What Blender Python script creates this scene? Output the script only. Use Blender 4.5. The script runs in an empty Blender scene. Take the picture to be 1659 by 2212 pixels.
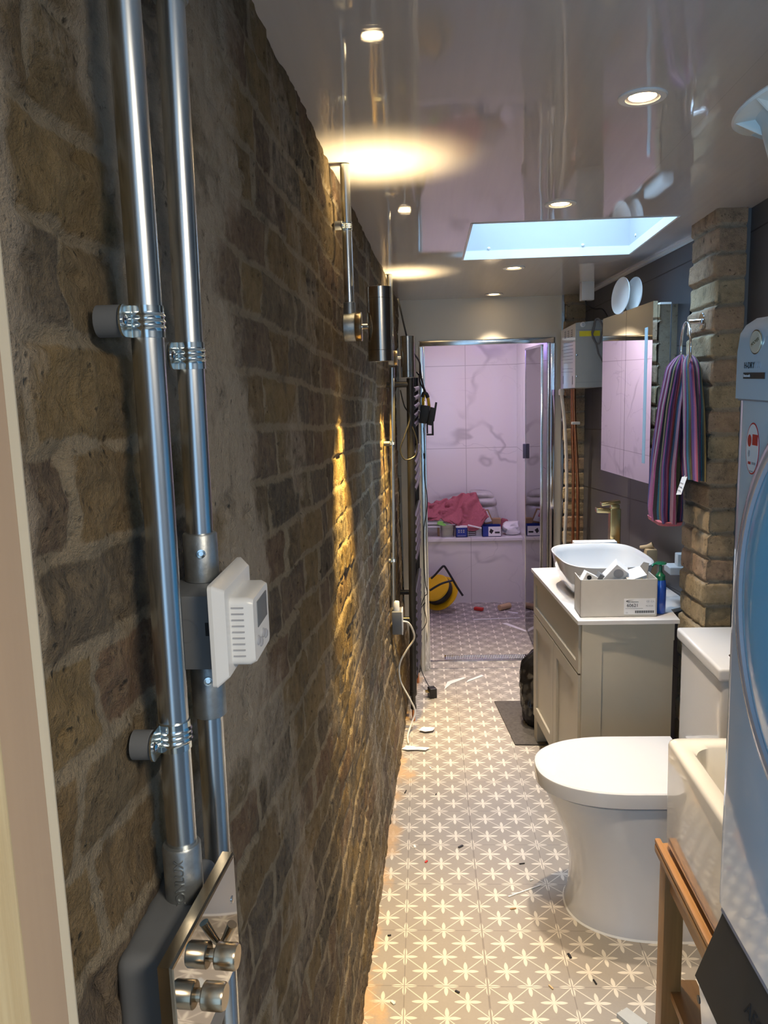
import bpy, bmesh, math, random
import numpy as np
from mathutils import Vector, Matrix
random.seed(7)
PI = math.pi
SC = bpy.context.scene
COL = SC.collection

# ------------------------------------------------------------------ camera
CAM = (0.0, 0.0, 1.62)
F = Vector((-0.05053328, 0.98532046, -0.16306434))
R = Vector((0.99852996, 0.04664074, -0.02761441))
U = Vector((0.0196036, 0.16422008, 0.98622891))
cd = bpy.data.cameras.new('camera'); cam = bpy.data.objects.new('camera', cd); COL.objects.link(cam)
cam.matrix_world = Matrix(((R.x, U.x, -F.x, CAM[0]), (R.y, U.y, -F.y, CAM[1]), (R.z, U.z, -F.z, CAM[2]), (0, 0, 0, 1)))
cd.sensor_fit = 'VERTICAL'; cd.sensor_height = 36.0; cd.lens = 1764.0 / 2212.0 * 36.0
cd.clip_start = 0.02; cd.clip_end = 60
SC.camera = cam
SC.cycles.max_bounces = 8; SC.cycles.transparent_max_bounces = 8
# ------------------------------------------------------------------ world, exposure
SC.view_settings.view_transform = 'Standard'; SC.view_settings.look = 'None'
SC.view_settings.exposure = 0.20; SC.view_settings.gamma = 1.0; SC.view_settings.use_curve_mapping = False
W = bpy.data.worlds.new('world'); SC.world = W; W.use_nodes = True
W.node_tree.nodes['Background'].inputs[0].default_value = (0.42, 0.68, 1.0, 1)
W.node_tree.nodes['Background'].inputs[1].default_value = 1.2

def area(name, loc, size, power, color, rot, size_y=None, spread=PI):
    l = bpy.data.lights.new(name, 'AREA'); l.energy = power; l.color = color
    l.shape = 'RECTANGLE'; l.size = size; l.size_y = size_y or size; l.spread = spread
    o = bpy.data.objects.new(name, l); o.location = loc; o.rotation_euler = rot; COL.objects.link(o); return o
# daylight through the wide patio window behind the camera, and through the rooflight
area('patio_daylight', (-0.92, -1.75, 1.25), 1.05, 40, (0.24, 0.58, 1.0), (PI/2, 0, math.radians(-14)), 1.9)
area('added_warm_fill', (0.72, -0.42, 2.12), 0.4, 25, (1.0, 0.85, 0.66), (0, 0, 0), 0.5)  # added warm fill behind the camera for the near brick wall, no known lamp
area('rooflight_daylight', (0.48, 2.97, 2.75), 0.9, 58, (0.50, 0.73, 1.0), (0, 0, 0), 0.9)
# shower room lamp (its own ceiling panel) and the violet strip beside the door
area('shower_lamp', (0.30, 5.15, 2.02), 0.35, 4.6, (0.95, 0.74, 0.97), (0, 0, 0), 0.5)
area('violet_strip_lamp', (0.50, 4.60, 1.96), 0.25, 2.6, (0.22, 0.16, 1.0), (0, math.radians(-38), 0), 0.12)

# ------------------------------------------------------------------ materials
class S:
    """socket arithmetic for shader trees"""
    def __init__(s, t, v): s.t, s.v = t, v
    def op(s, o, *a, clamp=False):
        n = s.t.nodes.new('ShaderNodeMath'); n.operation = o; n.use_clamp = clamp
        for i, x in enumerate((s,) + a):
            if isinstance(x, S): s.t.links.new(x.v, n.inputs[i])
            else: n.inputs[i].default_value = x
        return S(s.t, n.outputs[0])
    def __add__(s, o): return s.op('ADD', o)
    def __sub__(s, o): return s.op('SUBTRACT', o)
    def __mul__(s, o): return s.op('MULTIPLY', o)
    def abs(s): return s.op('ABSOLUTE')
    def fract(s): return s.op('FRACT')
    def max(s, o): return s.op('MAXIMUM', o)
    def min(s, o): return s.op('MINIMUM', o)
    def below(s, e, soft):     # 1 where s < e, soft edge
        n = s.t.nodes.new('ShaderNodeMapRange'); n.interpolation_type = 'SMOOTHSTEP'
        s.t.links.new(s.v, n.inputs[0])
        n.inputs[1].default_value = e - soft; n.inputs[2].default_value = e + soft
        n.inputs[3].default_value = 1; n.inputs[4].default_value = 0
        return S(s.t, n.outputs[0])

def newmat(name):
    m = bpy.data.materials.new(name); m.use_nodes = True
    return m, m.node_tree, m.node_tree.nodes['Principled BSDF']
def coords(t, kind='Object'):
    n = t.nodes.new('ShaderNodeTexCoord'); return n.outputs[kind]
def mapping(t, vec, scale=(1, 1, 1), loc=(0, 0, 0)):
    n = t.nodes.new('ShaderNodeMapping'); t.links.new(vec, n.inputs[0]); n.inputs['Scale'].default_value = scale
    n.inputs['Location'].default_value = loc; return n.outputs[0]
def noise(t, vec, scale, detail=4, rough=0.55, dist=0.0):
    n = t.nodes.new('ShaderNodeTexNoise'); t.links.new(vec, n.inputs['Vector'])
    n.inputs['Scale'].default_value = scale; n.inputs['Detail'].default_value = detail
    n.inputs['Roughness'].default_value = rough; n.inputs['Distortion'].default_value = dist
    return S(t, n.outputs[0])
def ramp(t, fac, stops, mode='LINEAR'):
    n = t.nodes.new('ShaderNodeValToRGB'); t.links.new(fac.v if isinstance(fac, S) else fac, n.inputs[0])
    cr = n.color_ramp; cr.interpolation = mode
    while len(cr.elements) < len(stops): cr.elements.new(0.5)
    for e, (p, c) in zip(cr.elements, stops): e.position = p; e.color = (*c, 1)
    return n.outputs[0]
def mix(t, fac, a, b, mode='MIX'):
    n = t.nodes.new('ShaderNodeMix'); n.data_type = 'RGBA'; n.blend_type = mode
    if isinstance(fac, S): t.links.new(fac.v, n.inputs[0])
    else: n.inputs[0].default_value = fac
    for i, x in ((6, a), (7, b)):
        if isinstance(x, tuple): n.inputs[i].default_value = (*x, 1)
        else: t.links.new(x, n.inputs[i])
    return n.outputs[2]
def bump(t, b, h, strength, dist=0.01):
    n = t.nodes.new('ShaderNodeBump'); n.inputs['Strength'].default_value = strength; n.inputs['Distance'].default_value = dist
    t.links.new(h.v, n.inputs['Height']); t.links.new(n.outputs[0], b.inputs['Normal'])

def plain(name, c, rough=0.5, metal=0.0, vary=0.06, nscale=30, bmp=0.0, coat=0.0, stretch=(1, 1, 1), trans=0.0, aniso=0.0):
    m, t, b = newmat(name)
    v = mapping(t, coords(t), stretch)
    nz = noise(t, v, nscale)
    t.links.new(mix(t, nz, tuple(x * (1 - vary * 2.2) for x in c), tuple(min(1, x * (1 + vary * 1.6)) for x in c)), b.inputs['Base Color'])
    b.inputs['Roughness'].default_value = rough; b.inputs['Metallic'].default_value = metal
    if coat: b.inputs['Coat Weight'].default_value = coat; b.inputs['Coat Roughness'].default_value = 0.04
    if trans: b.inputs['Transmission Weight'].default_value = trans
    if aniso: b.inputs['Anisotropic'].default_value = aniso
    if bmp: bump(t, b, nz, bmp, 0.004)
    return m
def glow(name, c, strength):
    m, t, b = newmat(name)
    b.inputs['Base Color'].default_value = (*c, 1); b.inputs['Emission Color'].default_value = (*c, 1)
    b.inputs['Emission Strength'].default_value = strength; return m
def glassy(name, tint, amount=0.12, rough=0.0):
    m = bpy.data.materials.new(name); m.use_nodes = True; t = m.node_tree; t.nodes.clear()
    o = t.nodes.new('ShaderNodeOutputMaterial'); mx = t.nodes.new('ShaderNodeMixShader')
    tr = t.nodes.new('ShaderNodeBsdfTransparent'); gl = t.nodes.new('ShaderNodeBsdfGlossy'); fr = t.nodes.new('ShaderNodeFresnel')
    fr.inputs[0].default_value = 1.5; tr.inputs[0].default_value = (*tint, 1); gl.inputs['Roughness'].default_value = rough
    f = S(t, fr.outputs[0]) + amount
    t.links.new(f.op('MINIMUM', 1.0).v, mx.inputs[0]); t.links.new(tr.outputs[0], mx.inputs[1]); t.links.new(gl.outputs[0], mx.inputs[2])
    t.links.new(mx.outputs[0], o.inputs[0]); return m

def floor_material():
    m, t, b = newmat('patterned porcelain tile')
    pos = coords(t)
    sep = t.nodes.new('ShaderNodeSeparateXYZ'); t.links.new(pos, sep.inputs[0])
    X, Y = S(t, sep.outputs[0]), S(t, sep.outputs[1]); a = 0.1119
    u = (X + 0.0815) * (1 / a); v = (Y - 2.186) * (1 / a)
    masks = []
    for off in (0.5, 0.0):
        p = ((u + off).fract() - 0.5).abs(); q = ((v + off).fract() - 0.5).abs()
        for g, h in ((p, q), (q, p)):
            L = 0.315; k = g * (1 / L)
            w = (k * (k * -1 + 1)) * 0.165 + 0.006
            inside = (h - w).below(0, 0.008) * g.below(L, 0.004)
            masks.append(inside)
        if off: masks.append((p - q).abs().below(0.016, 0.007))
    mk = masks[0]
    for x in masks[1:]: mk = mk.max(x)
    gu = ((u * 0.5 + 0.5).fract() - 0.5).abs(); gv = ((v * 0.5 + 0.5).fract() - 0.5).abs()
    grout = gu.min(gv).below(0.0065, 0.0022)
    heavy = ((u - 2).abs() * 0.5).below(0.0115, 0.002)
    n1 = noise(t, pos, 9, 5); n2 = noise(t, pos, 140, 3); n3 = noise(t, pos, 5, 6, 0.65)
    base = mix(t, n1, (0.255, 0.232, 0.205), (0.33, 0.305, 0.275))
    base = mix(t, n2 * 0.35, base, (0.38, 0.35, 0.31))
    star = mix(t, n1, (0.64, 0.60, 0.52), (0.71, 0.67, 0.60))
    c = mix(t, mk * 0.93, base, star)
    c = mix(t, grout.max(heavy) * 0.8, c, (0.20, 0.18, 0.165))
    # builders' sand swept against the brick wall and a thin veil of dust
    wallx = X - Y * 0.04 + 0.262
    sand = (wallx + (n3 - 0.5) * -0.34).below(0.015, 0.035)
    c = mix(t, sand * 0.85, c, mix(t, n2, (0.46, 0.29, 0.15), (0.60, 0.41, 0.23)))
    t.links.new(c, b.inputs['Base Color'])
    t.links.new((n3 * 0.35 + 0.28).v, b.inputs['Roughness'])
    bump(t, b, grout * -1 + n2 * 0.12, 0.25, 0.002)
    return m

def brick_material(name, palette, mortar, residue, dark=1.0):
    m, t, b = newmat(name)
    pos = coords(t)
    def attr(n):
        a = t.nodes.new('ShaderNodeAttribute'); a.attribute_name = n; return S(t, a.outputs['Fac'])
    jd, rnd, res = attr('joint'), attr('tone'), attr('residue')
    n1 = noise(t, pos, 60, 6, 0.7); n2 = noise(t, pos, 14, 6, 0.62, 0.15); n3 = noise(t, pos, 320, 4, 0.7); n4 = noise(t, pos, 34, 7, 0.72, 0.25)
    vo = t.nodes.new('ShaderNodeTexVoronoi'); vo.inputs['Scale'].default_value = 95; t.links.new(pos, vo.inputs['Vector']); pk_ = S(t, vo.outputs['Distance']).below(0.20, 0.16) * (n4 - 0.50).op('MULTIPLY', 6, clamp=True)
    bc = ramp(t, rnd, palette)
    bc = mix(t, n2.op('POWER', 2.0) * 1.3, bc, tuple(x * 0.35 for x in palette[0][1]))
    bc = mix(t, (n1 - 0.42).op('MULTIPLY', 1.6, clamp=True), bc, (0.33 * dark, 0.25 * dark, 0.15 * dark))
    mo = mix(t, n1, tuple(x * 0.6 for x in mortar), mortar)
    jm = (jd + (n4 - 0.5) * 1.25 + (n2 - 0.5) * 0.7).below(0.46, 0.16)
    c = mix(t, jm * 0.85, bc, mo)
    rm = (res * 1.25 + (n4 - 0.5) * 0.9 - 0.55).op('MULTIPLY', 3.0, clamp=True)
    c = mix(t, rm * 0.8, c, mix(t, n1, tuple(x * 0.7 for x in residue), residue))
    slag = (noise(t, mapping(t, pos, (1, 1, 1), (4.7, 1.1, 2.2)), 11, 6, 0.68, 0.3) - 0.57).op('MULTIPLY', 9.0, clamp=True)
    c = mix(t, slag * 0.6, c, tuple(x * 0.2 for x in residue))
    pit = (n1 * n4).below(0.15, 0.03)
    c = mix(t, pit.max(pk_ * 0.7) * 0.75, c, (0.03, 0.026, 0.02))
    t.links.new(c, b.inputs['Base Color']); b.inputs['Roughness'].default_value = 0.93
    b.inputs['Specular IOR Level'].default_value = 0.3
    bump(t, b, n1 * 0.8 + n3 * 0.35 + n4 * 0.9 - pk_ * 0.8, 1.0, 0.009)
    return m

def slate_material(name, axis, c=(0.066, 0.068, 0.077), h=0.30, w=0.60, z0=0.06, slope=0.055, y0=0.0):
    m, t, b = newmat(name)
    pos = coords(t)
    sep = t.nodes.new('ShaderNodeSeparateXYZ'); t.links.new(pos, sep.inputs[0])
    Y, Z = S(t, sep.outputs[1]), S(t, sep.outputs[2])
    v = (Z + Y * slope - z0) * (1 / h); u = (Y - y0) * (1 / w)
    g = (((v + 0.5).fract() - 0.5).abs() * h).min(((u + 0.5).fract() - 0.5).abs() * w).below(0.0022, 0.0006)
    n1 = noise(t, mapping(t, pos, (1, 1, 2.2)), 5, 8, 0.6, 0.6); n2 = noise(t, pos, 50, 4)
    cc = mix(t, n1, tuple(x * 0.75 for x in c), tuple(x * 1.7 for x in c))
    cc = mix(t, g, cc, (0.012, 0.012, 0.012))
    t.links.new(cc, b.inputs['Base Color']); t.links.new((n1 * 0.25 + 0.28).v, b.inputs['Roughness'])
    bump(t, b, n2 * 0.25 - g, 0.3, 0.003)
    return m

def marble_material(name, axis=0, w=0.60, h=0.60, off=(0.31, 0.485), joint=True, base=(0.80, 0.78, 0.76), vein=1.0):
    m, t, b = newmat(name)
    pos = coords(t)
    sep = t.nodes.new('ShaderNodeSeparateXYZ'); t.links.new(pos, sep.inputs[0])
    A, Z = S(t, sep.outputs[axis]), S(t, sep.outputs[2])
    def veins(scale, width, seed, dist):
        n = noise(t, mapping(t, pos, (1, 1, 1.25), (seed, seed * 2, seed)), scale, 4, 0.42, dist)
        return (n - 0.5).abs().below(width, width)
    v1 = veins(0.95, 0.007, 3.3, 0.45); v2 = veins(2.3, 0.005, 8.1, 0.5); fade = noise(t, pos, 2.3, 2)
    fm = (fade - 0.40).op('MULTIPLY', 5, clamp=True)
    c = mix(t, v1 * fm * 0.5 * vein, base, (0.30, 0.29, 0.30))
    c = mix(t, v2 * fm * 0.3 * vein, c, (0.42, 0.41, 0.42))
    if joint:
        g = ((((A - off[0]) * (1 / w) + 0.5).fract() - 0.5).abs() * w).min((((Z - off[1]) * (1 / h) + 0.5).fract() - 0.5).abs() * h).below(0.0022, 0.0008)
        c = mix(t, g * 0.7, c, (0.40, 0.38, 0.36))
    t.links.new(c, b.inputs['Base Color']); b.inputs['Roughness'].default_value = 0.07
    return m

def wood_material(name, c1, c2, scale=18, axis='z', rough=0.5):
    m, t, b = newmat(name)
    sc = {'z': (1, 1, 0.05), 'y': (1, 0.05, 1), 'x': (0.05, 1, 1)}[axis]
    v = mapping(t, coords(t), sc); n = noise(t, v, scale, 5, 0.6, 0.6); n2 = noise(t, v, scale * 6, 3)
    t.links.new(ramp(t, n * 0.8 + n2 * 0.2, [(0.32, c1), (0.62, c2)]), b.inputs['Base Color'])
    b.inputs['Roughness'].default_value = rough; bump(t, b, n2, 0.12, 0.002); return m

def ceiling_material():
    m, t, b = newmat('glossy white pvc ceiling panel')
    pos = coords(t)
    sep = t.nodes.new('ShaderNodeSeparateXYZ'); t.links.new(pos, sep.inputs[0]); X = S(t, sep.outputs[0])
    g = ((X * (1 / 1.0) + 0.42 + 0.5).fract() - 0.5).abs().below(0.0012, 0.0006)
    n = noise(t, mapping(t, pos, (1, 0.35, 1)), 7, 2); n2 = noise(t, mapping(t, pos, (1, 14, 1)), 9, 3); nb = noise(t, mapping(t, pos, (30, 1.2, 1)), 2.0, 2)
    t.links.new(mix(t, g * 0.3, mix(t, nb, (0.56, 0.535, 0.53), (0.62, 0.595, 0.59)), (0.4, 0.38, 0.37)), b.inputs['Base Color'])
    b.inputs['Roughness'].default_value = 0.035; b.inputs['Coat Weight'].default_value = 0.3; b.inputs['Coat Roughness'].default_value = 0.02
    bump(t, b, n * 1.0 + n2 * 0.05, 0.045, 0.02)
    return m

M = {}
M['floor'] = floor_material()
M['stock'] = brick_material('old london stock brick', [(0.0, (0.10, 0.088, 0.072)), (0.25, (0.235, 0.16, 0.078)), (0.5, (0.28, 0.20, 0.095)), (0.72, (0.14, 0.12, 0.098)), (1.0, (0.22, 0.135, 0.085))], (0.37, 0.31, 0.22), (0.50, 0.43, 0.34))
M['yellow_brick'] = brick_material('yellow stock brick', [(0.0, (0.54, 0.43, 0.26)), (0.35, (0.66, 0.55, 0.36)), (0.65, (0.58, 0.45, 0.29)), (1.0, (0.58, 0.40, 0.29))], (0.58, 0.50, 0.38), (0.66, 0.58, 0.46), 2.0)
M['ceiling'] = ceiling_material()
M['slate'] = slate_material('dark slate look wall tile', 1)
M['marble'] = marble_material('white marble look tile')
M['marble_side'] = marble_material('white marble look side tile', 1, off=(0.2, 0.485))
M['marble_low'] = marble_material('white marble look panel tile', 0, off=(0.32, 0.485))
M['marble_slab'] = marble_material('white marble worktop', 0, joint=False, base=(0.70, 0.70, 0.70), vein=0.9)
M['cream'] = plain('cream gloss board', (0.70, 0.66, 0.56), 0.16, vary=0.02, nscale=4)
M['white'] = plain('white plastic', (0.80, 0.80, 0.78), 0.3, vary=0.02, nscale=12)
M['ceramic'] = plain('white glazed ceramic', (0.68, 0.68, 0.68), 0.06, vary=0.012, nscale=6, coat=0.5)
M['fireclay'] = plain('ivory fireclay', (0.72, 0.695, 0.63), 0.07, vary=0.03, nscale=10, coat=0.4)
M['enamel'] = plain('daylight-tinted white appliance enamel', (0.62, 0.75, 0.85), 0.07, vary=0.012, nscale=5, coat=0.6)  # white enamel with some of the blue daylight put into its base colour
M['enamel_seam'] = plain('grey appliance seam', (0.25, 0.27, 0.30), 0.4)
M['blue_film'] = plain('blue tinted door cover', (0.17, 0.62, 0.97), 0.16, vary=0.05, nscale=5, coat=0.5)
M['trim_grey'] = plain('satin silver plastic ring', (0.55, 0.55, 0.60), 0.2, metal=0.35, vary=0.04)
M['charcoal'] = plain('charcoal plastic fascia', (0.045, 0.046, 0.044), 0.42, vary=0.12, nscale=18)
M['black'] = plain('black plastic', (0.012, 0.012, 0.013), 0.42, vary=0.2)
M['black_satin'] = plain('black satin painted steel', (0.018, 0.018, 0.020), 0.3, vary=0.12)
M['ink'] = plain('black print', (0.02, 0.02, 0.02), 0.6)
M['grey_ink'] = plain('grey print', (0.42, 0.42, 0.44), 0.6)
M['galv'] = plain('galvanised conduit', (0.66, 0.69, 0.70), 0.26, metal=1.0, vary=0.12, nscale=60, stretch=(1, 1, 0.12), bmp=0.04)
M['galv_dull'] = plain('dull galvanised casting', (0.40, 0.43, 0.44), 0.42, metal=0.85, vary=0.18, nscale=90, bmp=0.12)
M['zinc'] = plain('bright zinc saddle', (0.74, 0.80, 0.80), 0.16, metal=1.0, vary=0.08, nscale=40)
M['box_grey'] = plain('grey painted steel box', (0.155, 0.165, 0.175), 0.48, vary=0.05)
M['chrome'] = plain('chrome', (0.80, 0.80, 0.80), 0.07, metal=1.0, vary=0.03, nscale=20)
M['alu'] = plain('polished aluminium profile', (0.72, 0.74, 0.74), 0.14, metal=1.0, vary=0.12, nscale=14, stretch=(1, 1, 0.1))
M['nickel'] = plain('brushed nickel', (0.60, 0.50, 0.36), 0.24, metal=1.0, vary=0.05, nscale=60, stretch=(1, 1, 18))
M['steel_lamp'] = plain('brushed stainless lamp body', (0.50, 0.46, 0.41), 0.2, metal=1.0, vary=0.06, nscale=50, stretch=(1, 1, 20))
M['mirror_plate'] = plain('mirror polished plate', (0.62, 0.60, 0.58), 0.03, metal=1.0, vary=0.01)
M['mirror'] = plain('mirror glass', (0.86, 0.87, 0.87), 0.005, metal=1.0, vary=0.0)
M['brass'] = plain('brushed brass tap', (0.62, 0.49, 0.24), 0.22, metal=1.0, vary=0.05, nscale=40, stretch=(1, 1, 12))
M['copper'] = plain('copper pipe', (0.62, 0.27, 0.14), 0.3, metal=1.0, vary=0.15, nscale=40)
M['glass'] = glassy('shower glass', (0.96, 0.98, 0.97), 0.06)
M['roof_glass'] = glassy('rooflight glass', (0.97, 0.99, 1.0), 0.02)
M['clear_plastic'] = glassy('cloudy clear plastic', (0.72, 0.70, 0.70), 0.18, 0.25)
M['well'] = plain('white rooflight lining', (0.50, 0.52, 0.55), 0.4, vary=0.01, nscale=5)
M['frosted'] = plain('frosted mirror strip', (0.42, 0.58, 0.66), 0.5, vary=0.02)
M['oak'] = wood_material('oiled oak', (0.24, 0.11, 0.032), (0.38, 0.195, 0.065), 16, 'z', 0.42)
M['oak_y'] = wood_material('oiled oak rail', (0.25, 0.115, 0.034), (0.42, 0.215, 0.075), 16, 'y', 0.42)
M['pine'] = wood_material('pine stop', (0.50, 0.38, 0.20), (0.68, 0.58, 0.36), 55, 'z', 0.5)
M['lining'] = wood_material('primed timber lining', (0.44, 0.33, 0.235), (0.50, 0.38, 0.27), 12, 'z', 0.6)
M['lining_edge'] = plain('planed timber edge', (0.70, 0.64, 0.50), 0.5, vary=0.05, nscale=40, stretch=(1, 1, 0.1))
M['vanity'] = plain('stone grey painted timber', (0.47, 0.435, 0.35), 0.38, vary=0.025, nscale=6)
M['carton'] = plain('pale grey card', (0.56, 0.54, 0.50), 0.75, vary=0.03)
M['card_brown'] = plain('brown corrugated card', (0.42, 0.27, 0.14), 0.85, vary=0.08)
M['paper'] = plain('white paper', (0.82, 0.82, 0.82), 0.6, vary=0.02)
M['green'] = plain('green plastic', (0.01, 0.16, 0.08), 0.2, vary=0.05, coat=0.4)
M['lime'] = plain('lime green plastic', (0.30, 0.75, 0.15), 0.4)
M['blue_soap'] = plain('blue liquid soap bottle', (0.01, 0.09, 0.52), 0.1, vary=0.1, nscale=30, coat=0.6)
M['box_blue'] = plain('blue printed card', (0.02, 0.045, 0.28), 0.5, vary=0.06)
M['yellow'] = plain('yellow plastic', (0.80, 0.48, 0.01), 0.4, vary=0.08, nscale=12)
M['label_yellow'] = plain('yellow label', (0.85, 0.75, 0.03), 0.5)
M['red'] = plain('red plastic', (0.62, 0.04, 0.03), 0.5)
M['sack'] = plain('white and grey plastic sack', (0.52, 0.51, 0.50), 0.35, vary=0.3, nscale=9, bmp=0.3)
M['bin_bag'] = plain('black polythene', (0.012, 0.011, 0.011), 0.22, vary=0.3, nscale=18, bmp=0.5)
M['mat_dark'] = plain('dark rubber mat', (0.075, 0.068, 0.062), 0.7, vary=0.35, nscale=70, bmp=0.3)
M['pink_towel'] = plain('dusty pink terry', (0.42, 0.12, 0.15), 0.95, vary=0.12, nscale=140, bmp=0.6)
M['blue_grey'] = plain('pale grey plastic', (0.46, 0.49, 0.50), 0.4)
M['heater_front'] = plain('grey enamelled steel', (0.40, 0.43, 0.43), 0.4, vary=0.03)
M['led_warm'] = glow('warm lamp lens', (1.0, 0.70, 0.36), 14.0)
M['led_hot'] = glow('warm spot lens', (1.0, 0.75, 0.42), 22.0)
M['led_panel'] = glow('shower ceiling lamp panel', (1.0, 0.78, 0.92), 2.0)
M['duct_white'] = plain('translucent white plastic', (0.62, 0.62, 0.58), 0.35, vary=0.04)
M['cable_grey'] = plain('grey cable', (0.16, 0.16, 0.17), 0.5)
M['cable_white'] = plain('white cable', (0.76, 0.74, 0.68), 0.45)
M['cork'] = plain('pale wood roll', (0.62, 0.44, 0.25), 0.7)

def towel_material():
    m, t, b = newmat('multicoloured striped terry')
    a = t.nodes.new('ShaderNodeAttribute'); a.attribute_name = 'stripe'
    pal = [(0.26, 0.08, 0.30), (0.50, 0.17, 0.33), (0.55, 0.09, 0.12), (0.05, 0.035, 0.05), (0.02, 0.12, 0.28), (0.48, 0.30, 0.42), (0.22, 0.03, 0.10),
           (0.46, 0.40, 0.36), (0.40, 0.10, 0.26), (0.03, 0.03, 0.04), (0.02, 0.18, 0.30), (0.10, 0.16, 0.14), (0.30, 0.23, 0.07), (0.03, 0.02, 0.03),
           (0.25, 0.03, 0.16), (0.05, 0.07, 0.22)]
    f = (S(t, a.outputs['Fac']) * 4.0).fract()
    c = ramp(t, f, [(i / len(pal), x) for i, x in enumerate(pal)], 'CONSTANT')
    pos = coords(t); n = noise(t, pos, 420, 3)
    t.links.new(mix(t, 1.0, mix(t, n * 0.12, c, (0.4, 0.32, 0.36)), (0.72, 0.72, 0.75), 'MULTIPLY'), b.inputs['Base Color']); b.inputs['Roughness'].default_value = 0.95
    bump(t, b, n, 0.7, 0.004); return m
M['stripes'] = towel_material()

# ------------------------------------------------------------------ geometry helpers
class MB:
    def __init__(s): s.bm = bmesh.new()
    def box(s, lo, hi, bev=0.0, seg=2, mat=None):
        c = [(lo[i] + hi[i]) / 2 for i in range(3)]; d = [abs(hi[i] - lo[i]) for i in range(3)]
        before = set(s.bm.verts)
        r = bmesh.ops.create_cube(s.bm, size=1.0); vs = r['verts']
        bmesh.ops.scale(s.bm, vec=d, verts=vs)
        if bev > 0:
            es = list({e for v in vs for e in v.link_edges})
            bmesh.ops.bevel(s.bm, geom=es, offset=min(bev, min(d) * 0.49), segments=seg, profile=0.6, affect='EDGES')
            vs = [v for v in s.bm.verts if v not in before]
        if mat is not None: bmesh.ops.transform(s.bm, matrix=mat, verts=vs)
        bmesh.ops.translate(s.bm, vec=c, verts=vs); return s
    def island(s, v):
        seen = {v}; st = [v]
        while st:
            x = st.pop()
            for e in x.link_edges:
                o = e.other_vert(x)
                if o not in seen: seen.add(o); st.append(o)
        return seen
    def loft(s, rings, cap0=True, cap1=True, closed=True):
        bm = s.bm; R_ = [[bm.verts.new(p) for p in r] for r in rings]
        n = len(R_[0])
        for a, b in zip(R_, R_[1:]):
            for i in range(n if closed else n - 1):
                j = (i + 1) % n
                bm.faces.new((a[i], a[j], b[j], b[i]))
        if closed and cap0: bm.faces.new(list(reversed(R_[0])))
        if closed and cap1: bm.faces.new(R_[-1])
        return s
    def tube(s, pts, r, n=14, smooth_path=False, cap=True):
        P_ = [Vector(p) for p in pts]
        if smooth_path: P_ = spline(P_)
        rs = [r] * len(P_)
        if isinstance(r, (list, tuple)): rs = list(np.interp(np.linspace(0, 1, len(P_)), np.linspace(0, 1, len(r)), r))
        rings = []; up = None
        for i, p in enumerate(P_):
            t = (P_[min(i + 1, len(P_) - 1)] - P_[max(i - 1, 0)]).normalized()
            if up is None:
                up = Vector((0, 0, 1)) if abs(t.z) < 0.9 else Vector((0, 1, 0))
            a = t.cross(up); 
            if a.length < 1e-5: a = t.cross(Vector((1, 0, 0)))
            a.normalize(); b = a.cross(t).normalized(); up = b
            rings.append([p + (a * math.cos(2 * PI * k / n) + b * math.sin(2 * PI * k / n)) * rs[i] for k in range(n)])
        return s.loft(rings, cap, cap)
    def lathe(s, prof, origin=(0, 0, 0), axis=(0, 0, 1), n=40, caps=True):
        ax = Vector(axis).normalized(); o = Vector(origin)
        a = ax.orthogonal().normalized(); b = ax.cross(a)
        rings = [[o + ax * h + (a * math.cos(2 * PI * k / n) + b * math.sin(2 * PI * k / n)) * max(r, 1e-4) for k in range(n)] for r, h in prof]
        return s.loft(rings, caps, caps)
    def prism(s, poly, lo, hi, axis='z'):
        f = {'z': lambda p, h: (p[0], p[1], h), 'y': lambda p, h: (p[0], h, p[1]), 'x': lambda p, h: (h, p[0], p[1])}[axis]
        return s.loft([[f(p, lo) for p in poly], [f(p, hi) for p in poly]])
    def quad(s, a, b, c, d):
        s.bm.faces.new([s.bm.verts.new(p) for p in (a, b, c, d)]); return s
    def build(s, name, mat, parent=None, smooth=True, sub=0, angle=38):
        bmesh.ops.recalc_face_normals(s.bm, faces=s.bm.faces[:])
        me = bpy.data.meshes.new(name); s.bm.to_mesh(me); s.bm.free()
        return link_mesh(name, me, mat, parent, smooth, sub, angle)
def worldloc(o):
    v = Vector((0, 0, 0))
    while o: v += o.location; o = o.parent
    return v
def link_mesh(name, me, mat, parent=None, smooth=True, sub=0, angle=38):
    me.materials.append(mat)
    if parent: me.transform(Matrix.Translation(-worldloc(parent)))
    if smooth:
        for p in me.polygons: p.use_smooth = True
        try: me.set_sharp_from_angle(angle=math.radians(angle))
        except Exception: pass
    o = bpy.data.objects.new(name, me); COL.objects.link(o)
    if parent: o.parent = parent
    if sub:
        md = o.modifiers.new('subdivision', 'SUBSURF'); md.levels = sub; md.render_levels = sub
    return o
def spline(P_, k=8):
    out = []
    for i in range(len(P_) - 1):
        p0, p1, p2, p3 = P_[max(i - 1, 0)], P_[i], P_[i + 1], P_[min(i + 2, len(P_) - 1)]
        for j in range(k):
            u = j / k
            out.append(0.5 * ((2 * p1) + (p2 - p0) * u + (2 * p0 - 5 * p1 + 4 * p2 - p3) * u * u + (3 * p1 - p0 - 3 * p2 + p3) * u ** 3))
    out.append(P_[-1]); return out
def thing(name, label, cat, loc, group=None):
    o = bpy.data.objects.new(name, None); o.empty_display_size = 0.05; o.location = loc; COL.objects.link(o)
    return tag(o, label, cat, group)
def tag(o, label, cat, group=None, kind=None):
    o['label'] = label; o['category'] = cat
    if group: o['group'] = group
    if kind: o['kind'] = kind
    return o
def struct(o, label=None):
    o['kind'] = 'structure'
    if label: o['label'] = label
    return o
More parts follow.
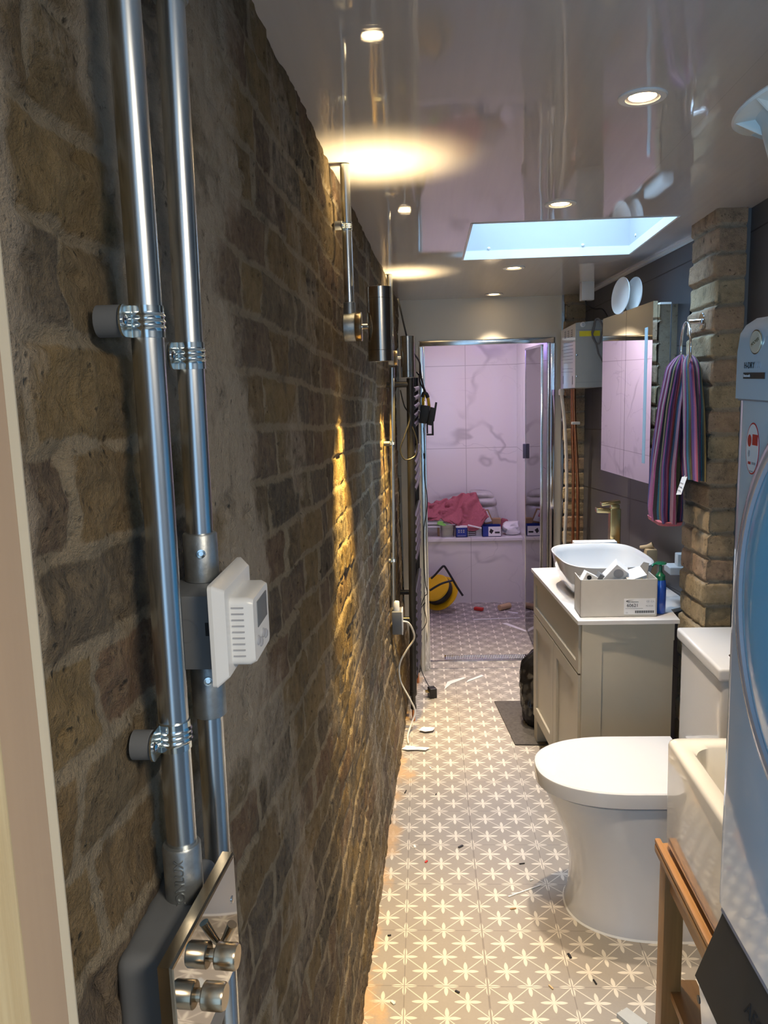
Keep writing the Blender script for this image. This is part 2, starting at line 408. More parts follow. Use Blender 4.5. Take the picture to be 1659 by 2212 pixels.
def dup_tree(o, delta, parent=None):
    c = o.copy(); COL.objects.link(c); c.parent = parent
    if parent is None: c.location = o.location + Vector(delta)
    for ch in o.children: dup_tree(ch, delta, c)
    return c
def text(name, s, size, loc, mat, parent, right, up, extrude=0.0003):
    cu = bpy.data.curves.new(name, 'FONT'); cu.body = s; cu.size = size; cu.extrude = extrude
    cu.align_x = 'CENTER'; cu.align_y = 'CENTER'
    o = bpy.data.objects.new(name + '_tmp', cu); COL.objects.link(o)
    dg = bpy.context.evaluated_depsgraph_get(); me = bpy.data.meshes.new_from_object(o.evaluated_get(dg))
    bpy.data.objects.remove(o); bpy.data.curves.remove(cu)
    r_, u_ = Vector(right).normalized(), Vector(up); u_ = (u_ - r_ * u_.dot(r_)).normalized(); n_ = r_.cross(u_)
    me.transform(Matrix(((r_.x, u_.x, n_.x, loc[0]), (r_.y, u_.y, n_.y, loc[1]), (r_.z, u_.z, n_.z, loc[2]), (0, 0, 0, 1))))
    return link_mesh(name, me, mat, parent, smooth=False)
def rrect(cx, cy, hx, hy, r, n=6):
    pts = []
    for sx, sy, a0 in ((1, 1, 0), (-1, 1, PI / 2), (-1, -1, PI), (1, -1, 1.5 * PI)):
        for k in range(n + 1):
            a = a0 + PI / 2 * k / n
            pts.append((cx + sx * (hx - r) + r * math.cos(a), cy + sy * (hy - r) + r * math.sin(a)))
    return pts
# numpy value noise
def h3(ix, iy, iz):
    n = (ix.astype(np.int64) * 374761393 + iy.astype(np.int64) * 668265263 + iz * 2147483647) & 0xffffffff
    n = ((n ^ (n >> 13)) * 1274126177) & 0xffffffff
    return ((n ^ (n >> 16)) & 0xffff) / 65535.0
def vnoise(x, y, seed=0):
    ix, iy = np.floor(x), np.floor(y); fx, fy = x - ix, y - iy
    fx = fx * fx * (3 - 2 * fx); fy = fy * fy * (3 - 2 * fy)
    a, b = h3(ix, iy, seed), h3(ix + 1, iy, seed); c, d = h3(ix, iy + 1, seed), h3(ix + 1, iy + 1, seed)
    return (a * (1 - fx) + b * fx) * (1 - fy) + (c * (1 - fx) + d * fx) * fy
def fbm(x, y, oct=4, seed=0):
    s = 0; a = 0.5; tot = 0
    for i in range(oct): s = s + a * vnoise(x * 2 ** i, y * 2 ** i, seed + i * 17); tot += a; a *= 0.5
    return s / tot

def brick_fields(U_, Z_, course=0.0765, tilt=0.0, seed=0, ragged=0.006, periods=(0.225, 0.1125)):
    """distance to the nearest joint, a tone per brick and the relief of a bonded wall"""
    zz = Z_ + tilt * U_ + (fbm(U_ * 3, Z_ * 3, 3, seed + 5) - 0.5) * ragged * 2
    uu = U_ + (fbm(U_ * 9, Z_ * 9, 3, seed + 9) - 0.5) * ragged * 2.4
    row = np.floor(zz / course); fz = zz / course - row
    tot = sum(periods); u2 = uu + np.where(row % 2 == 0, 0.0, tot * 0.5) + (h3(row, row * 0, seed + 2) - 0.5) * 0.05
    k = np.floor(u2 / tot); fu = u2 - k * tot
    first = fu < periods[0]; bu = np.where(first, fu, fu - periods[0]); bw = np.where(first, periods[0], periods[1])
    du = np.minimum(bu, bw - bu); dz = np.minimum(fz, 1 - fz) * course
    d = np.minimum(du, dz)
    bid = k * 2 + np.where(first, 0, 1)
    return d, h3(bid, row, seed + 3), h3(bid, row, seed + 31)

def grid_mesh(name, P3, nu, nv, attrs, mat, parent=None):
    me = bpy.data.meshes.new(name)
    idx = np.arange(nu * nv).reshape(nu, nv)
    q = np.stack([idx[:-1, :-1], idx[1:, :-1], idx[1:, 1:], idx[:-1, 1:]], -1).reshape(-1, 4)
    me.vertices.add(nu * nv); me.vertices.foreach_set('co', P3.reshape(-1).astype(np.float32))
    me.loops.add(q.size); me.loops.foreach_set('vertex_index', q.reshape(-1).astype(np.int32))
    me.polygons.add(len(q)); me.polygons.foreach_set('loop_start', np.arange(0, q.size, 4, dtype=np.int32))
    me.polygons.foreach_set('loop_total', np.full(len(q), 4, dtype=np.int32))
    me.update(); me.validate()
    for k, v in attrs.items():
        a = me.attributes.new(k, 'FLOAT', 'POINT'); a.data.foreach_set('value', v.reshape(-1).astype(np.float32))
    me.polygons.foreach_set('use_smooth', np.ones(len(q), dtype=bool))
    me.materials.append(mat)
    if parent: me.transform(Matrix.Translation(-worldloc(parent)))
    o = bpy.data.objects.new(name, me); COL.objects.link(o)
    if parent: o.parent = parent
    return o

def CZ(y): return 2.20 - 0.0435 * y                 # ceiling falls gently towards the shower
def WX(y, z):                                        # brick wall face
    b_ = -0.258 + 0.040 * y; t_ = -0.272 + 0.0345 * y
    k = np.clip((np.asarray(y) - 1.6) / 1.4, 0, 1) * np.clip(np.asarray(z) / 0.40, 0, 1) * np.clip((1.95 - np.asarray(z)) / 0.5, 0, 1)
    r = b_ + (t_ - b_) * z / 2.05 - 0.040 * k
    return r if isinstance(y, np.ndarray) else float(r)

# ================================================================== SETTING
mb = MB(); mb.box((-1.7, -1.9, -0.08), (1.15, 6.15, 0.0)); struct(mb.build('floor', M['floor'], smooth=False), 'grey floor tiles with a cream star pattern')

# left brick wall
ys = np.concatenate([np.arange(0.30, 1.6, 0.0045), np.arange(1.6, 4.42, 0.0075)]); zs = np.arange(-0.01, 2.21, 0.0052)
Yg, Zg = np.meshgrid(ys, zs, indexing='ij')
d, tone, jut = brick_fields(Yg, Zg, 0.0765, 0.05, 1, 0.012)
jn = fbm(Yg * 4, Zg * 4, 4, 77)
rec = 1 - np.clip(d / 0.0085, 0, 1)
near = np.clip((1.15 - Yg) / 0.7, 0, 1)
plaster = fbm(Yg * 5 + 3, Zg * 4, 4, 41)
blot = np.clip((plaster - 0.36) * 3.2, 0, 1) * (0.55 + 0.6 * near) + 0.55 * np.exp(-((Yg - 1.0) / 0.22) ** 2 - ((Zg - 1.55) / 0.22) ** 2)
blot = np.clip(blot, 0, 1)
hgt = (jut - 0.5) * 0.006 + (fbm(Yg * 26, Zg * 26, 5, 3) - 0.5) * (0.010 + 0.010 * np.clip((1.4 - Yg) / 0.6, 0, 1)) + (fbm(Yg * 7, Zg * 7, 3, 8) - 0.5) * 0.011
hgt = hgt * (1 - 0.5 * blot) - rec * (0.0065 * np.clip(jn * 2.4 - 0.55, -0.3, 1)) * (1 - 0.75 * blot)
hgt -= 0.006 * (vnoise(Yg * 60, Zg * 60, 91) > 0.86) * (1 - rec)
Xg = WX(Yg, Zg) + hgt
Zc = np.minimum(Zg, CZ(Yg) + 0.004)
struct(grid_mesh('wall_left', np.stack([Xg, Yg, Zc], -1), len(ys), len(zs), {'joint': np.clip(d / 0.013, 0, 1), 'tone': tone, 'residue': blot}, M['stock']), 'old stock brick wall with rough mortar on the left')
mb = MB(); mb.box((-0.42, 0.30, -0.01), (-0.285, 4.42, 2.2)); struct(mb.build('wall_left_core', M['stock'], smooth=False))

# ceiling with the rooflight hole
HX0, HX1, HY0, HY1 = 0.163, 0.797, 2.665, 3.275
def slab(mb, x0, x1, y0, y1, th=0.05):
    mb.loft([[(x0, y0, CZ(y0)), (x1, y0, CZ(y0)), (x1, y1, CZ(y1)), (x0, y1, CZ(y1))], [(x0, y0, CZ(y0) + th), (x1, y0, CZ(y0) + th), (x1, y1, CZ(y1) + th), (x0, y1, CZ(y1) + th)]])
mb = MB()
slab(mb, -1.7, 1.15, -1.9, HY0); slab(mb, -0.4, 1.15, HY1, 4.44); slab(mb, -0.4, HX0, HY0, HY1); slab(mb, HX1, 1.15, HY0, HY1)
struct(mb.build('ceiling', M['ceiling'], smooth=False), 'glossy white panelled ceiling')
mb = MB(); mb.box((-0.2, 4.44, 2.06), (0.9, 6.15, 2.12)); struct(mb.build('ceiling', M['white'], smooth=False), 'shower room ceiling')
# rooflight lining, frame and glass
mb = MB()
for x0, x1, y0, y1 in ((HX0 - 0.02, HX0 + 0.002, HY0 - 0.02, HY1 + 0.02), (HX1 - 0.002, HX1 + 0.02, HY0 - 0.02, HY1 + 0.02), (HX0, HX1, HY0 - 0.02, HY0 + 0.002), (HX0, HX1, HY1 - 0.002, HY1 + 0.02)):
    mb.loft([[(x0, y0, CZ(y0) + 0.002), (x1, y0, CZ(y0) + 0.002), (x1, y1, CZ(y1) + 0.002), (x0, y1, CZ(y1) + 0.002)], [(x0, y0, 2.50), (x1, y0, 2.50), (x1, y1, 2.50), (x0, y1, 2.50)]])
w1 = struct(mb.build('window_1', M['well'], smooth=False), 'square rooflight with white lining')
mb = MB()
t_ = 0.004
for x0, x1, y0, y1 in ((HX0 - t_, HX0 + 0.003, HY0 - t_, HY1 + t_), (HX1 - 0.003, HX1 + t_, HY0 - t_, HY1 + t_), (HX0, HX1, HY0 - t_, HY0 + 0.003), (HX0, HX1, HY1 - 0.003, HY1 + t_)):
    mb.loft([[(x0, y0, CZ(y0) - 0.002), (x1, y0, CZ(y0) - 0.002), (x1, y1, CZ(y1) - 0.002), (x0, y1, CZ(y1) - 0.002)], [(x0, y0, CZ(y0) + 0.03), (x1, y0, CZ(y0) + 0.03), (x1, y1, CZ(y1) + 0.03), (x0, y1, CZ(y1) + 0.03)]])
mb.build('window_trim', M['white'], w1, smooth=False)
mb = MB(); mb.box((HX0 - 0.02, HY0 - 0.02, 2.505), (HX1 + 0.02, HY1 + 0.02, 2.515)); mb.build('pane', M['roof_glass'], w1, smooth=False)
mb = MB()
for x in (HX0 + 0.1, 0.62): mb.lathe([(0.006, 0), (0.005, 0.003), (0.001, 0.0045)], (x, HY1 - 0.002, 2.095), (0, -1, 0), 12)
for y in (3.18,): mb.lathe([(0.006, 0), (0.005, 0.003), (0.001, 0.0045)], (HX1 - 0.002, y, 2.110), (-1, 0, 0), 12)
mb.build('screw_cap', M['white'], w1)

# right-hand walls: tiled wall beside the appliances, tiled wall in the recess behind the pier
mb = MB(); mb.box((0.99, -1.9, 0), (1.13, 2.70, 2.3)); struct(mb.build('wall_right', M['slate'], smooth=False), 'dark slate tiled wall beside the dryer')
def RX(y): return 0.958 - 0.081 * (y - 2.9)
mb = MB(); mb.prism([(RX(2.66), 2.66), (1.13, 2.66), (1.13, 4.50), (RX(4.50), 4.50)], 0, 2.2); struct(mb.build('wall_right_recess', M['slate'], smooth=False), 'dark slate tiled wall behind the basin')
mb = MB(); mb.box((0.955, 2.60, 0), (0.992, 2.64, 2.2)); struct(mb.build('trim_tile_edge', M['box_grey'], smooth=False))
# ceiling edge trim on the recess wall
mb = MB(); mb.loft([[(RX(y) - 0.012, y, CZ(y) - 0.010), (RX(y) + 0.004, y, CZ(y) - 0.012), (RX(y) + 0.004, y, CZ(y) + 0.01), (RX(y) - 0.012, y, CZ(y) + 0.01)] for y in (2.9, 4.36)])
struct(mb.build('trim_1', M['white'], smooth=False))

# wall behind the camera with a wide glazed opening, partition holding the doorway
mb = MB(); mb.box((-1.7, -2.0, 0), (-1.45, -1.9, 2.3)); mb.box((0.95, -2.0, 0), (1.13, -1.9, 2.3)); mb.box((-1.45, -2.0, 2.2), (0.95, -1.9, 2.3)); mb.box((-1.45, -2.0, 0), (0.95, -1.9, 0.25))
struct(mb.build('wall_back', M['cream'], smooth=False))
mb = MB(); mb.box((-1.8, -2.0, 0), (-1.7, 0.25, 2.3)); struct(mb.build('wall_back_left', M['cream'], smooth=False))
mb = MB(); mb.box((-1.7, 0.12, 0), (-0.262, 0.25, 2.3)); struct(mb.build('wall_partition', M['cream'], smooth=False))
# door lining on the left of the doorway
mb = MB(); mb.box((-0.27, 0.10, 0), (-0.19, 0.3755, 2.185), 0.0); jm_ = struct(mb.build('trim_2', M['lining'], smooth=False), 'timber door lining at the left edge')
mb = MB(); mb.prism([(-0.1899, 0.3665), (-0.1899, 0.3757), (-0.1935, 0.384), (-0.23, 0.384), (-0.23, 0.3755), (-0.197, 0.3755)], 0, 2.185); mb.build('lining_edge', M['lining_edge'], jm_, smooth=False)
mb = MB(); mb.box((-0.195, 0.13, 0), (-0.168, 0.296, 2.185), 0.004, 3); struct(mb.build('trim_3', M['pine']), 'pine door stop on the lining')

# shower end wall: header panel and boards beside the frame
mb = MB(); mb.box((-0.125, 4.37, 1.795), (0.735, 4.43, 2.05)); struct(mb.build('wall_header', M['cream'], smooth=False), 'cream panel above the shower door')
mb = MB(); mb.box((-0.125, 4.37, 0), (-0.022, 4.43, 1.795)); mb.box((-0.036, 4.335, 0), (-0.020, 4.37, 1.80)); struct(mb.build('wall_header_left', M['cream'], smooth=False))
mb = MB(); mb.box((0.690, 4.36, 0), (0.722, 4.43, 1.795)); struct(mb.build('wall_header_right', M['cream'], smooth=False))
mb = MB(); mb.box((0.7225, 4.352, 0), (0.735, 4.44, 2.02)); struct(mb.build('trim_4', M['alu'], smooth=False))
# shower room
mb = MB(); mb.box((-0.15, 6.05, 0), (0.85, 6.15, 2.1)); struct(mb.build('wall_shower_back', M['marble'], smooth=False), 'marble tiled wall at the end of the shower')
mb = MB(); mb.box((0.682, 4.43, 0), (0.80, 6.05, 2.1)); struct(mb.build('wall_shower_right', M['marble_side'], smooth=False))
mb = MB(); mb.box((-0.20, 4.43, 0), (-0.06, 6.05, 2.1)); struct(mb.build('wall_shower_left', M['marble_side'], smooth=False))
mb = MB(); mb.box((-0.06, 5.72, 0), (0.682, 6.05, 0.452)); struct(mb.build('wall_ledge', M['marble_low'], smooth=False), 'marble tiled ledge in the shower')
mb = MB(); mb.box((-0.06, 5.705, 0.452), (0.682, 6.05, 0.475), 0.003); struct(mb.build('trim_5', M['marble_low'], smooth=False))
mb = MB(); mb.box((0.12, 4.95, 2.045), (0.48, 5.40, 2.06), 0.004); ob = mb.build('ceiling_lamp', M['led_panel']); tag(ob, 'flat ceiling lamp panel inside the shower room', 'lamp')

# ------------------------------------------------------------------ brick piers
def pier(name, label, x0, x1, y0, y1, z1, faces, seed, rag=0.006):
    root = None
    for k, f in enumerate(faces):
        n = 60 if f == 'L' else 34
        us = np.linspace(y0, y1, int((y1 - y0) / 0.005)) if f == 'L' else np.linspace(x0, x1, max(8, int((x1 - x0) / 0.004)))
        zz = np.arange(-0.005, z1, 0.0045)
        Ug, Zg = np.meshgrid(us, zz, indexing='ij')
        d, tone, jut = brick_fields(Ug * 0 + 0.12, Zg, 0.0785, 0.0, seed, rag)
        # bond: one stretcher per course on the wide face
        tl = 0.03 if f == 'L' else 0.0
        Zt = Zg + tl * (Ug - y0 if f == 'L' else Ug * 0) + (fbm(Ug * 7, Zg * 7, 3, seed + 5) - 0.5) * rag * 2
        row = np.floor(Zt / 0.0785); dz = np.minimum(Zt / 0.0785 - row, 1 - (Zt / 0.0785 - row)) * 0.0785
        split = (Zg < 1.15) & (row % 2 == 0)
        du = np.where(split & (f == 'L'), np.abs(Ug - (y0 + y1) / 2 - 0.01), 1.0)
        d = np.minimum(dz, du); tone = h3(row, row * 0 + 1, seed); jut = h3(row, row * 0 + 2, seed + 4)
        rec = 1 - np.clip(d / 0.011, 0, 1); rec = rec * rec * (3 - 2 * rec)
        relief = (jut - 0.5) * 0.010 + (fbm(Ug * 30, Zg * 30, 4, seed) - 0.5) * 0.006 - rec * 0.012
        if f == 'L': P3 = np.stack([x0 - relief, Ug, Zg], -1); edge = np.minimum(Ug - y0, y1 - Ug)
        else: P3 = np.stack([Ug, y0 - relief * 0.7, Zg], -1); edge = Ug - x0
        rnd_ = np.clip(1 - edge / 0.010, 0, 1) ** 2 * 0.006
        if f == 'L': P3[..., 0] += rnd_
        else: P3[..., 1] += rnd_; P3[..., 0] -= relief * np.clip(1 - edge / 0.03, 0, 1)
        o = grid_mesh(name if k == 0 else 'brick_return', P3, len(us), len(zz), {'joint': np.clip(d / 0.014, 0, 1), 'tone': tone, 'residue': fbm(Ug * 6, Zg * 6, 3, seed + 8) * 0.6}, M['yellow_brick'], root)
        if k == 0: root = o; struct(o, label)
    mb = MB(); mb.box((x0 + 0.012, y0 + 0.012, 0), (x1, y1 - 0.004, z1), 0.0); mb.build('brick_core', M['yellow_brick'], root, smooth=False)
    return root
pier('wall_pier', 'yellow brick pier holding the towel ring', 0.884, 0.975, 2.585, 2.83, 2.10, 'LN', 11)
pier('wall_corner_pier', 'narrow strip of brickwork beside the shower', 0.735, 0.842, 4.34, 4.44, 2.03, 'NL', 23)

# ================================================================== LEFT WALL FITTINGS
CX = -0.213
def saddle(parent, x, y, z, r, wx, h=0.024, ear=-1):
    """conduit saddle: ribbed band, flat ear with screw, round spacer"""
    mb = MB()
    n = 22; prof = []
    for i in range(-8, 9):
        q = i / 8; zz = z + q * h / 2
        bead = 0.0012 * (1 if (abs(abs(q) - 0.0) < 0.1 or abs(abs(q) - 0.42) < 0.08) else 0)
        prof.append((r + 0.0012 + bead, zz))
    rings = []
    for rr, zz in prof:
        rings.append([(x + rr * math.cos(a), y + rr * math.sin(a), zz) for a in [2 * PI * k / 36 for k in range(36)]])
    mb.loft(rings)
    b = mb.build('saddle', M['zinc'], parent, angle=60)
    ey, ex = y - r - 0.012, x - r * 0.80
    mb = MB(); ol = [(y - 0.75 * r, z - h / 2), (y - 0.75 * r, z + h / 2)] + [(ey - h * 0.42 * math.cos(a), z + h / 2 * math.sin(a)) for a in [PI / 2 - PI * k / 12 for k in range(13)]]
    mb.prism(ol, ex, ex + 0.0016, 'x'); mb.build('saddle_ear', M['zinc'], b, smooth=False)
    mb = MB(); mb.lathe([(0.0042, 0), (0.0040, 0.0016), (0.002, 0.0030)], (ex + 0.0016, ey - 0.001, z), (1, 0, 0), 16); mb.build('screw', M['chrome'], b)
    mb = MB(); mb.lathe([(h * 0.50, 0.0), (h * 0.50, ex - wx - 0.006), (h * 0.46, ex - wx - 0.005)], (wx + 0.004, ey + 0.004, z), (1, 0, 0), 28); mb.build('spacer', M['box_grey'], b)
    return b
def coupler(parent, x, y, z0, z1, r, screw=True):
    mb = MB(); mb.lathe([(r + 0.0022, z0), (r + 0.0036, z0 + 0.001), (r + 0.0036, z1 - 0.0015), (r + 0.0026, z1), (r + 0.0002, z1)], (x, y, 0), (0, 0, 1), 44)
    c = mb.build('coupler', M['galv_dull'], parent)
    if screw:
        mb = MB(); a = Vector((0.28, -0.96, 0)).normalized(); mb.lathe([(0.0042, 0.0), (0.0042, 0.0022), (0.0026, 0.0024), (0.0022, 0.0012)], (x + a.x * (r + 0.003), y + a.y * (r + 0.003), (z0 + z1) / 2 + 0.006), a, 16)
        mb.build('grub_screw', M['zinc'], c)
    return c
# near conduit
t = thing('conduit_pipe', 'nearest galvanised steel conduit pipe, ending in the grey switch box', 'pipe', (CX, 0.636, 1.20))
mb = MB(); mb.tube([(CX, 0.632, 1.195), (CX, 0.640, 1.7), (CX - 0.002, 0.647, 2.172)], 0.0125, 40); mb.build('tube', M['galv'], t)
saddle(t, CX, 0.6395, 1.667, 0.0125, WX(0.64, 1.66)); saddle(t, CX, 0.6335, 1.331, 0.0125, WX(0.64, 1.33))
c_ = coupler(t, CX, 0.631, 1.182, 1.234, 0.0125, False)
text('embossed_mark', 'CONLUX', 0.011, (CX + 0.0022, 0.631 - 0.0163, 1.204), M['galv_dull'], c_, (0, 0, 1), (-1, -0.14, 0), 0.0006)
# second conduit
t = thing('conduit_pipe', 'second galvanised conduit pipe, passing through the thermostat box', 'pipe', (CX, 0.75, 0.0))
def py(z): return 0.7372 + (z - 1.1587) * (0.7653 - 0.7372) / 0.79
mb = MB(); mb.tube([(CX, py(1.44), 1.44), (CX, py(1.7), 1.7), (CX, py(2.165), 2.165)], 0.0125, 40); mb.build('tube', M['galv'], t)
mb = MB(); mb.tube([(CX, py(0.0), 0.002), (CX, py(0.7), 0.7), (CX, py(1.37), 1.37)], 0.0125, 40); mb.build('lower_tube', M['galv'], t)
mb = MB(); mb.lathe([(0.0145, 0), (0.0155, 0.002), (0.0155, 0.03), (0.0145, 0.032)], (CX, py(1.95), 1.947), (0, 0, 1), 32); mb.build('joint_sleeve', M['galv_dull'], t)
saddle(t, CX, py(1.644), 1.644, 0.0125, WX(0.76, 1.64))
coupler(t, CX, py(1.45), 1.434, 1.480, 0.0125); coupler(t, CX, py(1.33), 1.301, 1.368, 0.0125)
# thermostat and its box
ty0, ty1 = 0.688, 0.785
t = thing('thermostat', 'white room thermostat with display on a grey steel back box', 'thermostat', (-0.20, 0.735, 1.36))
mb = MB(); mb.box((-0.236, ty0, 1.366), (-0.186, ty1 - 0.004, 1.4345), 0.003, 2); bx = mb.build('back_box', M['box_grey'], t)
mb = MB(); mb.lathe([(0.011, 0), (0.011, 0.0006), (0.0102, 0.0006), (0.0102, 0.0001)], (-0.214, ty0, 1.403), (0, -1, 0), 30); mb.build('knockout', M['box_grey'], bx)
mb = MB(); mb.box((-0.1965, ty0 - 0.0006, 1.398), (-0.1935, ty0 + 0.001, 1.410)); mb.build('slot', M['black'], bx, smooth=False)
mb = MB(); pl0 = rrect(0.7225, 1.4035, 0.0595, 0.0455, 0.004)
rings = [[(-0.186, y, z) for y, z in pl0], [(-0.1825, y, z) for y, z in pl0], [(-0.1735, 0.7225 + (y - 0.7225) * 0.86, 1.4035 + (z - 1.4035) * 0.86) for y, z in pl0]]
mb.loft(rings); mb.build('cover_plate', M['white'], t)
mb = MB(); rings = []
for i, (x, k) in enumerate(((-0.1735, 1.0), (-0.158, 1.0), (-0.153, 0.93))):
    rings.append([(x, 0.722 + (y - 0.722) * k, 1.401 + (z - 1.401) * k) for y, z in rrect(0.722, 1.401, 0.036, 0.031, 0.006)])
mb.loft(rings); hb = mb.build('housing', M['white'], t)
mb = MB()
for i in range(9):
    z = 1.379 + i * 0.0055; mb.box((-0.172, 0.6854, z), (-0.161, 0.6864, z + 0.0013))
mb.build('vent_slots', M['grey_ink'], hb, smooth=False)
mb = MB(); mb.box((-0.1535, 0.704, 1.400), (-0.1522, 0.746, 1.424), 0.0008); mb.build('display', M['box_grey'], hb)
for q, (y, z) in enumerate(((0.702, 1.389), (0.713, 1.384), (0.724, 1.389), (0.735, 1.385))):
    mb = MB(); mb.lathe([(0.0045, 0), (0.0045, 0.0015), (0.003, 0.0025)], (-0.1535, y, z), (1, 0, 0), 18); mb.build('button', M['grey_ink'], hb)
# switch plate on a grey box
t = thing('switch_plate', 'polished metal switch plate with two knobs and a toggle on a grey box', 'switch', (-0.2, 0.61, 1.05))
mb = MB(); mb.box((-0.246, 0.548, 1.02), (-0.1985, 0.69, 1.186), 0.014, 5); mb.build('back_box', M['box_grey'], t)
SA = Vector((-0.190, 0.520, 0)); SD = Vector((0.012, 0.147, 0)).normalized(); SN = Vector((SD.y, -SD.x, 0))
def sp(s_, d_, z): p = SA + SD * s_ + SN * d_; return (p.x, p.y, z)
def splate(mb, s0, s1, d0, d1, z0, z1, bev=0.0):
    mb.loft([[sp(s0, d0, z0), sp(s1, d0, z0), sp(s1, d0, z1), sp(s0, d0, z1)], [sp(s0, d1 - bev, z0), sp(s1, d1 - bev, z0), sp(s1, d1 - bev, z1), sp(s0, d1 - bev, z1)]] + ([[sp(s0 + bev, d1, z0 + bev), sp(s1 - bev, d1, z0 + bev), sp(s1 - bev, d1, z1 - bev), sp(s0 + bev, d1, z1 - bev)]] if bev else []))
mb = MB(); splate(mb, 0.0, 0.1475, -0.0105, 0.0, 1.098, 1.2025, 0.0016); mb.build('plate', M['nickel'], t, smooth=False)
mb = MB(); splate(mb, 0.003, 0.1445, 0.0, 0.0006, 1.101, 1.1995); mb.build('plate_face', M['mirror_plate'], t, smooth=False)
for (q, z) in ((0.047, 1.1420), (0.080, 1.1515)):
    mb = MB(); mb.lathe([(0.0052, 0), (0.0052, 0.006)], sp(q, 0, z), SN, 24); st = mb.build('stem', M['nickel'], t)
    mb = MB(); mb.lathe([(0.0100, 0.0040), (0.0108, 0.0048), (0.0108, 0.0200), (0.0096, 0.0218)], sp(q, 0, z), SN, 44); mb.build('knob', M['nickel'], st)
mb = MB(); mb.tube([sp(0.098, 0.0, 1.146), sp(0.098, 0.006, 1.154), sp(0.096, 0.013, 1.169)], [0.0022, 0.0036, 0.0042], 18); mb.build('toggle', M['nickel'], t)
for q, z in ((0.134, 1.165), (0.018, 1.118)):
    mb = MB(); mb.lathe([(0.0032, 0), (0.0032, 0.0008), (0.001, 0.001)], sp(q, 0.0006, z), SN, 16); mb.build('screw', M['chrome'], t)

# ------------------------------------------------------------------ up/down wall lamps
def spot(name, loc, up, power, color, deg, parent):
    l = bpy.data.lights.new(name, 'SPOT'); l.energy = power; l.color = color; l.spot_size = math.radians(deg); l.spot_blend = 1.0; l.shadow_soft_size = 0.022
    o = bpy.data.objects.new(name, l); COL.objects.link(o); o.location = Vector(loc) - worldloc(parent); o.rotation_euler = (PI, 0, 0) if up else (0, math.radians(9), 0); o.parent = parent
def wall_lamp(x, y, z0, z1, label):
    r = 0.030; t = thing('wall_lamp', label, 'wall lamp', (x, y, z0), 'up and down wall lamps')
    mb = MB()
    mb.lathe([(r - 0.006, z0 + 0.004), (r - 0.004, z0), (r, z0 + 0.001), (r, z0 + 0.0265), (r - 0.0008, z0 + 0.027), (r, z0 + 0.0275), (r, z1 - 0.0275), (r - 0.0008, z1 - 0.027), (r, z1 - 0.0265), (r, z1 - 0.001), (r - 0.004, z1), (r - 0.006, z1 - 0.004)], (x, y, 0), (0, 0, 1), 48, caps=False)
    mb.build('body', M['steel_lamp'], t)
    for zz, nm in ((z0 + 0.003, 'lower_lens'), (z1 - 0.003, 'upper_lens')):
        mb = MB(); mb.lathe([(r - 0.0055, -0.001), (r - 0.0055, 0.001)], (x, y, zz), (0, 0, 1), 32); mb.build(nm, M['led_hot'], t)
    zc = (z0 + z1) / 2 - 0.004
    mb = MB(); mb.tube([(x - r + 0.002, y, zc), (x - r - 0.014, y, zc)], 0.007, 20); mb.build('arm', M['chrome'], t)
    mb = MB(); mb.lathe([(0.034, 0), (0.0345, 0.001), (0.0345, 0.014), (0.033, 0.015)], (x - r - 0.028, y, zc), (1, 0, 0), 44); mb.build('mounting_disc', M['nickel'], t)
    spot('up_light', (x, y, z1 + 0.002), True, 23, (1.0, 0.74, 0.38), 92, t)
    spot('down_light', (x, y, z0 - 0.002), False, 100, (1.0, 0.64, 0.17), 66, t)
    return zc
def conduit_drop(x, y, zc, ztop, label, zlow=None, clips=(), boxr=0.033):
    t = thing('conduit_pipe', label, 'pipe', (x, y, zc))
    mb = MB(); mb.lathe([(boxr, 0), (boxr + 0.001, 0.001), (boxr + 0.001, 0.026), (boxr, 0.028)], (x - 0.014, y, zc), (1, 0, 0), 44); mb.build('round_box', M['galv_dull'], t)
    mb = MB(); mb.tube([(x, y, zc + boxr + 0.008), (x, y, (zc + ztop) / 2 + 0.02), (x, y, ztop)], 0.0117, 32); mb.build('tube', M['galv'], t)
    mb = MB(); mb.lathe([(0.0145, 0), (0.0145, 0.028), (0.012, 0.029)], (x, y, zc + boxr - 0.004), (0, 0, 1), 32); mb.build('spout', M['galv_dull'], t)
    if zlow is not None:
        mb = MB(); mb.tube([(x, y, zc - boxr - 0.006), (x - 0.010, y, (zc + zlow) / 2), (x - 0.022, y, zlow)], 0.0117, 32); mb.build('lower_tube', M['galv'], t)
    for z in clips: saddle(t, x - (0.018 * (zc - z) if z < zc else 0), y, z, 0.0117, WX(y, z), 0.02)
    return t
zc1 = wall_lamp(-0.100, 2.0, 1.657, 1.832, 'brushed steel up and down wall lamp, the nearer of the two')
conduit_drop(-0.172, 2.005, zc1, CZ(2.0) - 0.002, 'short conduit pipe dropping from the ceiling to the nearer wall lamp', None, (1.972,))
zc2 = wall_lamp(-0.0625, 3.54, 1.6160, 1.789, 'brushed steel up and down wall lamp, the farther one by the towel radiator')
cp = conduit_drop(-0.131, 3.55, zc2, CZ(3.55) - 0.002, 'long conduit pipe running from the ceiling past the farther wall lamp to the fused box', 0.60, (1.335, 0.815))
